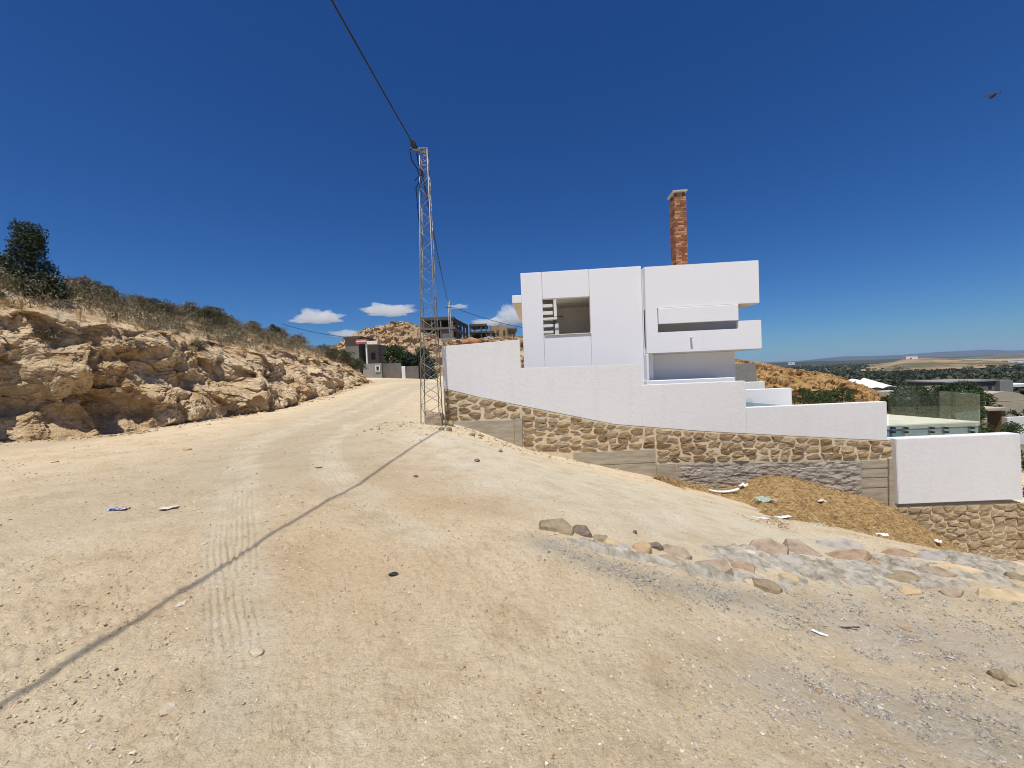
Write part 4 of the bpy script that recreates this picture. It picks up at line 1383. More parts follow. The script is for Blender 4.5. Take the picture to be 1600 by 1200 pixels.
pb('wall', 769, 793, 509, 532, 104, 9, MT['far_brown'], s3, 5)
pb('wall', 793.2, 806, 514, 532, 105, 8, MT['far_brown'], s3, 5)
pb('roof', 791, 808, 512, 514, 104.5, 9, MT['far_grey'], s3)
for a in (779, 782.5): pb('roof_stub', a, a + 1.6, 504.5, 509, 104.4, .4, MT['far_brown'], s3)
for a in (776, 786): pb('window', a, a + 3.5, 516, 523, 103.9, .15, MT['far_dark'], s3)
for a in (796, 801): pb('window', a, a + 3, 518, 524, 104.9, .15, MT['far_dark'], s3)
rb = rockmesh('heap', 4.6, 3, 2.2, 91, 40)
o = link(bpy.data.objects.new('tile_heap', rb)); rb.materials.append(MT['terracotta']); o.location = P(737, 535, 80)
tag(o, 'heap of red clay rubble below the unfinished buildings', 'rubble')

# ------------------------------------------------------------------ things down the slope on the right
YQ = 72.0
tag(pb('retaining_block', 1148, 1182, 568, 591, 60, 4, MT['paleblock'], None, 3), 'grey block wall on the brown rocky slope beside the house', 'wall')
gb = tag(empty('grey_building'), 'long low grey flat building with a dark tank down the valley', 'building')
pb('wall', 1478, 1560, 597, 616, 92, 9, MT['far_grey'], gb, 4)
pb('roof', 1476, 1562, 595, 597, 91.6, 10, MT['paleblock'], gb)
pb('wall', 1562.3, 1583, 594, 616, 91, 9, MT['paleblock'], gb, 4)
pb('tank', 1519, 1534, 600, 612, 90.6, 1, MT['dark'], gb)
for a in (1490, 1503, 1545): pb('window', a, a + 5, 601, 607, 91.9, .2, MT['dark'], gb)
pb('lean_to', 1583.4, 1625, 600, 604, 91, 6, MT['paint'], gb)


def wavy():
    nx, ny = 60, 10
    a, b = P(1335, 612, 84), P(1402, 606, 84)
    U, Vv = np.meshgrid(np.linspace(0, 1, nx), np.linspace(0, 1, ny), indexing='ij')
    X = a.x + (b.x - a.x) * U; Y = 84 + 8 * Vv
    Z = a.z + .15 + (b.z - a.z) * U + 1.0 * Vv + .9 * np.abs(np.sin(U * 9.5 + Vv * 1.2)) * (.4 + .6 * Vv)
    return npobj('cover', np.stack([X, Y, Z], -1).reshape(-1, 3), gridfaces(nx, ny), MT['paint'], wv, smooth=False)


wv = tag(empty('shade_cover'), 'white wavy tent like covers over a low shed down the valley', 'shade cover')
wavy()
pb('shed_wall', 1305, 1346, 604, 615, 82, 5, MT['paleblock'], wv, 4)
pb('shed_wall', 1346.2, 1402, 611, 617, 83.5, 5, MT['paint'], wv, 4)
MT['sandwall'] = simple('sand_coloured_wall', [(.3, (.42, .35, .25)), (.7, (.52, .44, .33))], 1.0, bs=4, bstr=.2)
tag(pb('yard_wall', 1345, 1480, 611, 622, 70, .4, MT['sandwall'], None, 4), 'long sand coloured yard wall seen over the glass railing', 'wall')
tag(pb('yard_wall', 1402.5, 1476, 603.5, 609, 88, .4, MT['sandwall'], None, 4), 'short sand coloured wall before the long grey building', 'wall')
hg = tag(empty('arched_shed'), 'sand coloured arched shed roof above a plain wall at the right edge', 'shed')
c0, c1 = P(1536, 630, 56), P(1602, 630, 56)
V, F = [], []
for i in range(17):
    an = math.pi * i / 16
    for yy in (56.0, 66.0):
        V.append(((c0.x + c1.x) / 2 - math.cos(an) * (c1.x - c0.x) / 2 * 1.15, yy, P(1570, 627, 56).z + math.sin(an) * 1.35))
for i in range(16): F.append((2 * i, 2 * i + 1, 2 * i + 3, 2 * i + 2))
F.append(tuple(range(0, 34, 2)))
pyobj('roof', V, F, MT['sandwall'], hg)
pb('wall', 1530, 1640, 627.5, 648, 55.8, 10, MT['sandwall'], hg, 3)
ht = tag(empty('hut'), 'small sand coloured hut with an open doorway right of the glass railing', 'hut')
for a, b, c, d, mm, nm in ((1534, 1542.6, 642, 667, 'sandwall', 'wall'), (1565, 1573, 642, 667, 'far_brown', 'wall')):
    pb(nm, a, b, c, d, 36, 3, MT[mm], ht, 2)
pb('roof', 1532, 1575, 638, 641.8, 35.8, 4, MT['sandwall'], ht)
pb('back_wall', 1542.8, 1564.8, 642, 667, 38.5, .3, MT['sandwall'], ht, 2)
tag(pb('low_wall', 1574, 1640, 651, 672, 34, .3, MT['paint'], None, 2), 'low white wall beside the hut at the right edge', 'wall')

# ------------------------------------------------------------------ vegetation
LEAF = {
    'dark': stuffleaf('dark_evergreen_leaves', [(0, (.020, .032, .020)), (.5, (.042, .062, .034)), (1, (.080, .105, .055))], .18),
    'olive': stuffleaf('olive_leaves', [(0, (.065, .07, .03)), (.5, (.12, .12, .052)), (1, (.19, .18, .085))], .25),
    'yellow': stuffleaf('yellow_green_leaves', [(0, (.10, .09, .030)), (.5, (.17, .145, .05)), (1, (.25, .20, .085))], .25),
    'grey': stuffleaf('dry_grey_twigs', [(0, (.12, .098, .064)), (.5, (.215, .18, .12)), (1, (.33, .28, .195))], .1),
    'straw': stuffleaf('dry_straw_grass', [(0, (.26, .165, .065)), (.5, (.38, .25, .11)), (1, (.50, .36, .18))], .25),
    'grove': stuffleaf('olive_grove_leaves', [(0, (.038, .05, .026)), (.5, (.07, .082, .042)), (1, (.13, .132, .072))], .15),
    'green': stuffleaf('garden_green_leaves', [(0, (.022, .040, .012)), (.5, (.045, .075, .022)), (1, (.085, .12, .038))], .25),
}
MT['bark'] = simple('bark', [(.3, (.07, .05, .035)), (.7, (.13, .10, .07))], 6, bs=20, bstr=.5)


def limbs(V, F, base, hgt, spread, n, r0, R, lean=(0, 0)):
    """tapered stems rising from the base, returns their tips"""
    tips = []
    for i in range(n):
        an = 2 * math.pi * (i + R.random() * .7) / n
        e = Vector((math.cos(an) * spread * R.uniform(.4, 1) + lean[0], math.sin(an) * spread * R.uniform(.4, 1) + lean[1], hgt * R.uniform(.55, .95)))
        mid = e * .45 + Vector((R.uniform(-.1, .1) * spread, R.uniform(-.1, .1) * spread, hgt * .12))
        tube(V, F, [Vector(base), Vector(base) + mid, Vector(base) + e], [r0, r0 * .6, r0 * .25], 5)
        tips += [mid, e]
    return tips


def make_tree(name, loc, h, w, leafk, label, cat, n=2600, size=.09, clumps=26, trunk=.35, group=None, seed=1, taper=.5, stems=5):
    R = random.Random(seed)
    t = tag(empty(name, loc), label, cat, group)
    V, F = [], []
    tube(V, F, [Vector((0, 0, -.5)), Vector((w * .03, 0, h * trunk * .6)), Vector((0, w * .03, h * trunk))], [h * .035, h * .028, h * .022], 8)
    cen, rad = [], []
    for i in range(clumps):
        k = (i + .5) / clumps
        zz = h * (trunk * .7 + (1 - trunk * .7) * k * .92)
        ww = w / 2 * (math.sin(math.pi * min(1, .22 + k * .72)) ** .7) * (1 - taper * k * .6)
        an = i * 2.4 + R.uniform(-.4, .4)
        q = R.uniform(.35, 1.0)
        c = Vector((math.cos(an) * ww * q, math.sin(an) * ww * q, zz + R.uniform(-.05, .05) * h))
        cen.append(c); rad.append((w * R.uniform(.13, .22), w * R.uniform(.13, .22), h * R.uniform(.09, .16)))
        if i % 3 == 0:
            tube(V, F, [Vector((0, 0, h * trunk * (.6 + .4 * k))), c * .55 + Vector((0, 0, zz * .40)), c], [h * .016, h * .010, h * .004], 5)
    pyobj('trunk', V, F, MT['bark'], t, smooth=True)
    C, A, B = leaf_cloud(n, np.array([tuple(c) for c in cen]), np.array(rad), size)
    quads_obj('crown', C, A, B, LEAF[leafk], t)
    return t


def make_shrub(name, loc, w, h, leafk, label, n=900, size=.035, twigs=70, seed=1, cat='shrub', group=None, lean=(0, 0), twigk='grey'):
    R = random.Random(seed)
    global rng
    t = tag(empty(name, loc), label, cat, group)
    # twigs: fans of thin blades from the root
    m = twigs * 9
    an = rng.uniform(0, 2 * math.pi, m); el = rng.uniform(.15, 1.35, m); L = rng.uniform(.45, 1.05, m)
    d = np.stack([np.cos(an) * np.cos(el) * w / 2 + lean[0] * L, np.sin(an) * np.cos(el) * w / 2 + lean[1] * L, np.sin(el) * h], 1)
    end = d * L[:, None] + rng.normal(size=(m, 3)) * .04 * w
    st = end * rng.uniform(.25, .7, m)[:, None]
    C = (st + end) / 2; A = (end - st) / 2
    B = np.cross(A, rdir(m)); B /= np.linalg.norm(B, axis=1, keepdims=True) + 1e-9
    quads_obj('twigs', C, A, B * .007 * (1 + .3 * w), LEAF[twigk], t)
    # leaf clumps on the outside of the dome
    nc = 30
    an = rng.uniform(0, 2 * math.pi, nc); el = rng.uniform(.05, 1.5, nc); q = rng.uniform(.55, 1.0, nc)
    cen = np.stack([np.cos(an) * np.cos(el) * w / 2 * q + lean[0], np.sin(an) * np.cos(el) * w / 2 * q + lean[1], np.sin(el) * h * q * .92 + .04], 1)
    rad = np.stack([rng.uniform(.10, .2, nc) * w, rng.uniform(.10, .2, nc) * w, rng.uniform(.10, .2, nc) * h], 1)
    C, A, B = leaf_cloud(n, cen, rad, size, .5, .35)
    quads_obj('foliage', C, A, B, LEAF[leafk], t)
    return t


# trees by the left edge of the bank
def bank_at(px, y, t):
    b = bank_pt(y, t)
    return b


tp = P(48, 425, 13.2)
bsurf = lambda x, y: float(BANKV[int(np.clip(np.searchsorted(BYS, y), 0, len(BYS) - 1)), int(np.argmin(np.abs(BANKV[int(np.clip(np.searchsorted(BYS, y), 0, len(BYS) - 1)), :, 0] - x))), 2])
make_tree('evergreen_tree', (tp.x, tp.y, bsurf(tp.x, tp.y) - .1), P(48, 346, 13.2).z - bsurf(tp.x, tp.y) + .1, 1.35, 'dark', 'bushy dark evergreen tree standing out on top of the earth bank', 'tree', 6000, .05, 40, .12, seed=3, taper=.45)
tp = P(-8, 430, 13.4)
make_tree('evergreen_tree', (tp.x, tp.y, bsurf(tp.x, tp.y) - .1), P(0, 392, 13.4).z - bsurf(tp.x, tp.y), 1.2, 'dark', 'dark evergreen tree cut off by the left edge of the picture', 'tree', 4000, .05, 28, .16, seed=5, taper=.3)
tp = P(72, 425, 12.8)
make_tree('evergreen_shrub', (tp.x, tp.y, bsurf(tp.x, tp.y) - .1), .95, 1.1, 'dark', 'low dark evergreen shrub at the foot of the bushy evergreen tree', 'shrub', 1900, .06, 16, .1, seed=7)

_bd = BANKV.reshape(-1, 3) - np.array(CAMP)
_bdep = _bd @ np.array(fwd)
_bu, _bv = 800 + FPX * (_bd @ np.array(rt)) / np.maximum(_bdep, .1), 600 - FPX * (_bd @ np.array(up)) / np.maximum(_bdep, .1)
_bt = np.tile(BTS, len(BYS))


def bank_pixel(px, py, tlo=1.02, thi=2.02):
    c = (_bu - px) ** 2 + (_bv - py) ** 2 + 1e9 * ((_bt < tlo) | (_bt > thi) | (_bdep < 3))
    return Vector(BANKV.reshape(-1, 3)[int(np.argmin(c))])


SHR = [  # px, py (base), depth along the bank, width, height, leaf kind, label
    (25, 448, 11.6, 1.5, .75, 'yellow', 'yellow green cushion shrub below the evergreen trees at the left edge', 0),
    (85, 462, 11.3, 1.1, .55, 'olive', 'small olive shrub on the bank edge below the bushy evergreen tree', 0),
    (130, 452, 12.8, 1.5, .75, 'grey', 'dry grey shrub right of the dark evergreen shrub', 0),
    (165, 470, 12.0, 1.1, .6, 'yellow', 'round yellow green shrub on the lip of the bank', 0),
    (160, 447, 14.5, 1.3, .7, 'olive', 'olive green shrub on the skyline right of the evergreen tree', 0),
    (215, 475, 13.6, 1.5, .7, 'grey', 'wide dry grey shrub in the middle of the bank top', 0),
    (238, 465, 15.0, 1.3, .75, 'dark', 'dark green spiky shrub on the skyline above the bank', 0),
    (262, 492, 14.4, 1.5, .8, 'grey', 'dry grey shrub left of the big trailing shrub', 0),
    (320, 505, 15.4, 1.9, 1.05, 'olive', 'big grey green shrub trailing over the edge of the bank', 1),
    (300, 495, 16.0, 1.6, .9, 'grey', 'dry shrub behind the big trailing shrub', 0),
    (350, 505, 18.5, 1.5, .8, 'grey', 'dry grey shrub on the skyline right of the big trailing shrub', 0),
    (395, 515, 20.5, 1.5, .8, 'grey', 'dry grey brown shrub above the pale rock face', 0),
    (431, 499, 23.5, 1.0, 1.0, 'dark', 'small dark green bush alone on the skyline of the bank', 0),
    (435, 525, 22.0, 1.9, .95, 'grey', 'wide grey shrub at the far part of the bank', 0),
    (470, 535, 24.5, 1.8, .95, 'grey', 'bushy grey shrub near the end of the bank', 0),
    (505, 548, 27.5, 1.8, 1.0, 'grey', 'grey shrub hanging over the far bank edge', 1),
    (525, 552, 30.5, 1.9, 1.1, 'olive', 'grey green shrub at the far end of the bank', 0),
    (545, 562, 34.0, 2.2, 1.5, 'green', 'leafy green bush at the very end of the bank', 0),
    (558, 572, 36.5, 2.0, 1.3, 'green', 'lower leafy green bush hanging at the bank end before the small house', 1)]
for k, (px, py, Y, w, h, lk, lab, tr_) in enumerate(SHR):
    q = bank_pixel(px, py)
    zz = q.z
    Y = q.y
    make_shrub('shrub', (q.x, q.y, zz - .06), w, h, lk, lab, n=1900 if lk != 'grey' else 1500, size=.045 if Y < 20 else .06, twigs=110, seed=k, lean=(.35, -.1) if tr_ else (0, 0))
for k, (y, t, w, h, lab) in enumerate([(11.2, .80, .7, .4, 'tuft of dry brush hanging on the rock face at the left'), (13.0, .78, .8, .45, 'dry brown brush clinging to the bank face below the lip'),
                                       (19.5, .55, .8, .5, 'greyish brush in the hollow beside the pale rock patch'), (16.2, .97, .9, .4, 'withered brush on the bank edge under the big trailing shrub')]):
    q = bank_pt(y, t)
    make_shrub('brush_tuft', q - Vector((.1, 0, .05)), w, h, 'grey', lab, n=260, size=.035, twigs=60, seed=90 + k, lean=(.15, -.05))


# low scrub and dry grass over the top of the bank
def scrub(name, n, leafk, tlo, thi, size, clump, hgt, label, cat, ylo=4, yhi=42, seed=0, twig=False):
    r2 = np.random.default_rng(seed)
    nc = n // clump
    u = r2.random(nc)
    yy = ylo + (yhi - ylo) * u ** 1.25
    tt = tlo + (thi - tlo) * r2.random(nc)
    pts = np.array([tuple(bank_pt(a, b)) for a, b in zip(yy, tt)])
    k = np.repeat(np.arange(nc), clump)
    m = len(k)
    w = (r2.random(nc) ** 1.6 * .55 + .12)[k] if not twig else r2.uniform(.05, .14, nc)[k]
    hh = hgt * (.35 + 1.1 * r2.random(nc) ** 1.5)[k]
    off = r2.normal(size=(m, 3)) * np.stack([w, w, hh * 0], 1) * .6
    zz = r2.random(m) ** .8 * hh
    C = pts[k] + off; C[:, 2] += zz * (.5 if twig else 1)
    A = r2.normal(size=(m, 3)) * .35; A[:, 2] += 1.0 if twig else .4
    A /= np.linalg.norm(A, axis=1, keepdims=True)
    A = A * (hh * .45 if twig else size * r2.uniform(.6, 1.5, m))[:, None]
    B = np.cross(A, r2.normal(size=(m, 3))); B /= np.linalg.norm(B, axis=1, keepdims=True) + 1e-9
    B = B * (size if twig else size * .35)
    o = quads_obj(name, C, A, B, LEAF[leafk], None, r2.random(m) * .45 + .55 * r2.random(nc)[k])
    tag(o, label, cat, kind='stuff')


scrub('dry_scrub', 42000, 'grey', 1.06, 2.02, .045, 110, .55, 'low dry grey scrub covering the top of the bank', 'scrub', seed=1)
scrub('green_scrub', 22000, 'olive', 1.12, 2.05, .04, 120, .55, 'patches of olive scrub among the dry bushes on the bank', 'scrub', yhi=30, seed=2)
scrub('dry_grass', 15000, 'straw', 1.0, 1.9, .006, 22, .42, 'dry straw coloured grass between the bushes on the bank', 'grass', seed=3, twig=True)

# trees by the far garden walls
for k, (px, py, Y, w, h, lab) in enumerate([(620, 590, 59, 5.0, 6.0, 'leftmost dark green tree behind the dark garden walls'), (642, 592, 60.5, 4.2, 5.0, 'middle dark green tree behind the dark garden walls'),
                                            (664, 594, 58.5, 4.6, 5.6, 'dark green tree behind the metal gate and the lattice pole foot')]):
    q = P(px, py, Y)
    make_tree('garden_tree', (q.x, q.y, q.z - 1.0), h, w, 'green' if k == 0 else 'dark', lab, 'tree', 3200, .20, 26, .2, seed=20 + k)
# green things down the slope
for k, (px, py, Y, w, h, lk, lab) in enumerate([
    (1411, 597, 150, 10, 6.5, 'dark', 'round dark tree standing alone above the white covers'),
    (1541, 644, 41, 1.9, 2.6, 'green', 'slim green tree right of the glass railing'),
    (1255, 624, 33, 2.8, 1.3, 'green', 'green bush left in the garden seen over the white wall'),
    (1285, 624, 34, 2.4, 1.2, 'green', 'middle green bush in the garden seen over the white wall'),
    (1315, 622, 35, 2.6, 1.4, 'green', 'green bush right in the garden seen over the white wall'),
    (1430, 618, 66, 7.0, 2.2, 'dark', 'broad dark bush before the long sand coloured wall'),
    (1505, 618, 64, 5.0, 2.9, 'dark', 'dark tree seen through the right end of the glass railing')]):
    q = P(px, py, Y)
    make_tree('valley_tree', (q.x, q.y, q.z - .4), h, w, lk, lab, 'tree', 1500, .05 * math.sqrt(Y / 15), 18, .15, seed=40 + k)


def hedge(px0, px1, py0, py1, Y, n, leafk, label, name='hedge', dep=1.0, size=.06, rad=.35):
    a, b = P(px0, py1, Y), P(px1, py1, Y); zt1 = P((px0 + px1) / 2, py0, Y).z
    nc = int(abs(b.x - a.x) * max(1, dep * .5) / rad * 1.9) + 3
    n = int(n * 1.7)
    dy_ = rng.uniform(0, dep, nc)
    hx = rng.uniform(a.x, b.x, nc) * (1 + dy_ / Y)
    hg = np.minimum(gz(hx, Y + dy_), a.z - .4)
    hk = rng.random(nc) ** .6
    cen = np.stack([hx, Y + dy_, hg + .2 + (zt1 - .05 - hg - .2) * hk], 1)
    C, A, B = leaf_cloud(n, cen, np.full((nc, 3), rad), size)
    t = tag(empty(name, ((a.x + b.x) / 2, Y, a.z - .5)), label, 'hedge')
    loc = np.array(t.location)
    quads_obj('foliage', C - loc, A, B, LEAF[leafk], t)
    V, F = [], []
    for i in range(nc):
        c = Vector(cen[i] - loc)
        tube(V, F, [Vector((c.x, c.y, hg[i] - loc[2] - .1)), c], [.03, .012], 5)
    pyobj('stems', V, F, MT['bark'], t)['kind'] = 'stuff'


hedge(1536, 1640, 667, 682, 19, 2600, 'green', 'green hedge just behind the lowest white wall panel')
hedge(1542, 1640, 643, 655, 44, 2200, 'green', 'green hedge before the arched shed at the right edge', size=.11)
hedge(1386, 1524, 624, 647, 27, 17000, 'green', 'dense green orchard rows behind the glass railing', dep=9, size=.12, rad=.7)
hedge(1240, 1340, 616, 630, 29, 2600, 'green', 'low green planting behind the stepped white wall', dep=3, size=.07)
q = P(1275, 612, 37)
tag(boxes('brick_stack', [(P(1243, 615, 37).x, P(1264, 615, 37).x, 37, 38, P(1250, 626, 37).z, P(1250, 611, 37).z)], MT['terracotta']), 'stack of red bricks beside the low white garden wall', 'bricks')


# olive groves: dark dots all over the valley
def groves():
    r2 = np.random.default_rng(77)
    n = 6800
    th = np.radians(r2.uniform(24, 62, n)); r = np.exp(r2.uniform(math.log(105), math.log(2600), n))
    x, y = r * np.sin(th), r * np.cos(th)
    keep = fbm2(x * .006, y * .006, 3, 5) > -.22
    keep &= ~((r < 170) & (np.abs(np.degrees(th) - 45) < 9))
    x, y, r = x[keep], y[keep], r[keep]
    n = len(x)
    z = gz(x, y) + sstep(60, 300, r) * (2.2 * fbm2(x * .006, y * .006, 3, 71)) + sstep(600, 1500, r) * 5 * fbm2(x * .0013, y * .0013, 3, 73)
    L = 16
    k = np.repeat(np.arange(n), L)
    w = r2.uniform(1.6, 3.0, n)[k] * (1 + (r[k] / 2500))
    d = r2.normal(size=(len(k), 3)); d /= np.linalg.norm(d, axis=1, keepdims=True)
    C = np.stack([x[k], y[k], z[k] + 1.6], 1) + d * np.stack([w, w, w * .6], 1) * .75
    A = r2.normal(size=(len(k), 3)); A[:, 2] *= .6; A /= np.linalg.norm(A, axis=1, keepdims=True); A *= (w * .5)[:, None]
    B = np.cross(A, r2.normal(size=(len(k), 3))); B /= np.linalg.norm(B, axis=1, keepdims=True); B *= (w * .42)[:, None]
    o = quads_obj('olive_groves', C, A, B, LEAF['grove'], None, r2.random(len(k)) * .6 + .4 * r2.random(n)[k])
    tag(o, 'dark olive groves scattered over the valley floor', 'trees', kind='stuff')


groves()
for k, (px0, px1, py0, py1, Y, lab) in enumerate([(1416, 1434, 556.8, 561.5, 880, 'tiny white house on the crest of the field hill'), (1575, 1606, 563, 567.5, 700, 'tiny white house at the right end of the field hill'),
                                                  (1232, 1242, 566.3, 568.5, 1500, 'tiny white speck of a house on the far plain')]):
    hh = tag(empty('far_house'), lab, 'house')
    pb('wall', px0, px1, py0, py1, Y, 8, MT['paint'], hh, 4)
    pb('roof', px0 - .4, px1 + .4, py0 - .6, py0, Y - .3, 9, MT['paint'], hh)
    pb('door', (px0 * 2 + px1) / 3, (px0 * 2 + px1) / 3 + (px1 - px0) * .15, py0 * .5 + py1 * .5, py1, Y - .2, .3, MT['far_dark'], hh)

# ------------------------------------------------------------------ heap of straw and dung against the wall
def heap():
    top_px = [(985, 733), (1020, 742), (1060, 752), (1100, 762), (1130, 767), (1160, 763), (1185, 751), (1205, 745.5), (1240, 748), (1275, 757), (1300, 766), (1330, 772), (1360, 780), (1400, 797), (1440, 822), (1480, 846), (1515, 864), (1545, 877)]
    bot_px = [(985, 735), (1020, 747), (1060, 762), (1100, 780), (1150, 805), (1200, 827), (1260, 842), (1320, 853), (1380, 860), (1440, 867), (1500, 874), (1545, 879)]
    nx, nt_ = 300, 110
    u = np.linspace(985, 1545, nx)
    tpy = np.interp(u, *zip(*top_px)); bpy_ = np.interp(u, *zip(*bot_px))
    V = np.zeros((nx, nt_, 3))
    for i in range(nx):
        yt = 11.35 if u[i] < 1400 else 11.35 - .35 * (u[i] - 1400) / 145
        c = P(u[i], tpy[i], yt)
        f = G(u[i], max(bpy_[i], tpy[i] + 2.0))
        f.z -= .05
        for j in range(nt_):
            t = j / (nt_ - 1)
            if t < .8:
                k = t / .8
                p = f.lerp(c, k)
                p.z += .16 * math.sin(k * math.pi) * min(1, (c.z - f.z) / .6)
            else:
                k = (t - .8) / .2
                p = Vector((c.x * (1 + .03 * k), c.y + (11.97 - c.y) * k, c.z - .12 * k))
            V[i, j] = p
    x, y, z = V[..., 0], V[..., 1], V[..., 2]
    env = np.sin(np.clip(np.linspace(0, 1, nt_)[None, :] * 1.1 + .05, 0, 1) * math.pi) ** .5 * np.sin(np.linspace(0.04, math.pi - .04, nx))[:, None] ** .4
    n = .17 * fbm3(x * 1.3, y * 1.3, z * 1.3, 3, 401) + .11 * fbm3(x * 4.5, y * 4.5, z * 4.5, 3, 405, .65) + .03 * fbm3(x * 18, y * 18, z * 18, 2, 409)
    V[..., 2] += n * env
    ss = np.linspace(0, 1, nx)[:, None]
    V[..., 2] -= .45 * (1 - sstep(0, .10, ss)) + .25 * sstep(.95, 1, ss)
    V[..., 1] -= n * env * .6
    m = simple('straw_and_dung', [(.25, (.17, .10, .04)), (.45, (.32, .205, .085)), (.6, (.43, .29, .13)), (.8, (.54, .39, .20))], 9, 8, bs=45, bstr=.9, bd=.03)
    global HEAPV
    HEAPV = V.reshape(-1, 3).copy()
    hp = npobj('straw_heap', V.reshape(-1, 3), gridfaces(nx, nt_), m)
    tag(hp, 'heap of brown straw and dung piled against the stone footing', 'straw heap')
    r2 = np.random.default_rng(8)
    k = 26000
    ii, jj = r2.integers(2, nx - 2, k), r2.integers(1, int(nt_ * .9), k)
    C = V[ii, jj] + r2.normal(size=(k, 3)) * .02
    C[:, 2] += .012
    A = r2.normal(size=(k, 3)); A[:, 2] *= .45; A /= np.linalg.norm(A, axis=1, keepdims=True)
    A *= (r2.uniform(.02, .075, k))[:, None]
    B = np.cross(A, r2.normal(size=(k, 3))); B /= np.linalg.norm(B, axis=1, keepdims=True); B *= .006
    lm = stuffleaf('straw_stalks', [(0, (.15, .09, .04)), (.4, (.34, .215, .09)), (.75, (.50, .35, .17)), (1, (.66, .52, .30))], .1)
    s = quads_obj('stalks', C, A, B, lm, hp)
    s['kind'] = 'stuff'


heap()

# ------------------------------------------------------------------ cement bed and the edging stones set in it
CEM1 = gpath([(905, 848), (960, 862), (1010, 873), (1080, 890), (1150, 902), (1215, 917)])
CEM2 = gpath([(1165, 876), (1260, 890), (1380, 893), (1500, 893), (1640, 897)])


def cement_bed():
    xs, ys = np.arange(.5, 9.0, .022), np.arange(3.3, 6.8, .022)
    X, Y = np.meshgrid(xs, ys, indexing='ij')
    s1, _, _ = poly_dist(X, Y, CEM1); s2, _, _ = poly_dist(X, Y, CEM2)
    m = np.maximum(np.exp(-(s1 / .17) ** 2), np.exp(-(s2 / .46) ** 2))
    nn = .75 * fbm2(X * 2.2, Y * 2.2, 3, 501) + .5 * fbm2(X * 7, Y * 7, 3, 503)
    k = m + nn * .9
    Z = gz(X, Y) + np.clip((k - .62) * .13, -.09, .045) + .035 * fbm2(X * 5, Y * 5, 3, 505) + .024 * np.abs(fbm2(X * 11, Y * 11, 3, 507)) + .018 * facet3(X * 4.5, Y * 4.5, X * 0, 509) + .008 * facet3(X * 13, Y * 13, X * 0, 511)
    V = np.stack([X, Y, Z], -1).reshape(-1, 3)
    F = gridfaces(len(xs), len(ys))
    keep = (k.ravel() > .25)[F].any(1)
    F = F[keep]
    used = np.unique(F); mp = -np.ones(len(V), int); mp[used] = np.arange(len(used))
    o = npobj('cement_bed', V[used], mp[F][:, ::-1], MT['cement'], smooth=False)
    tag(o, 'crumbling pale cement bed holding the edging stones', 'cement')


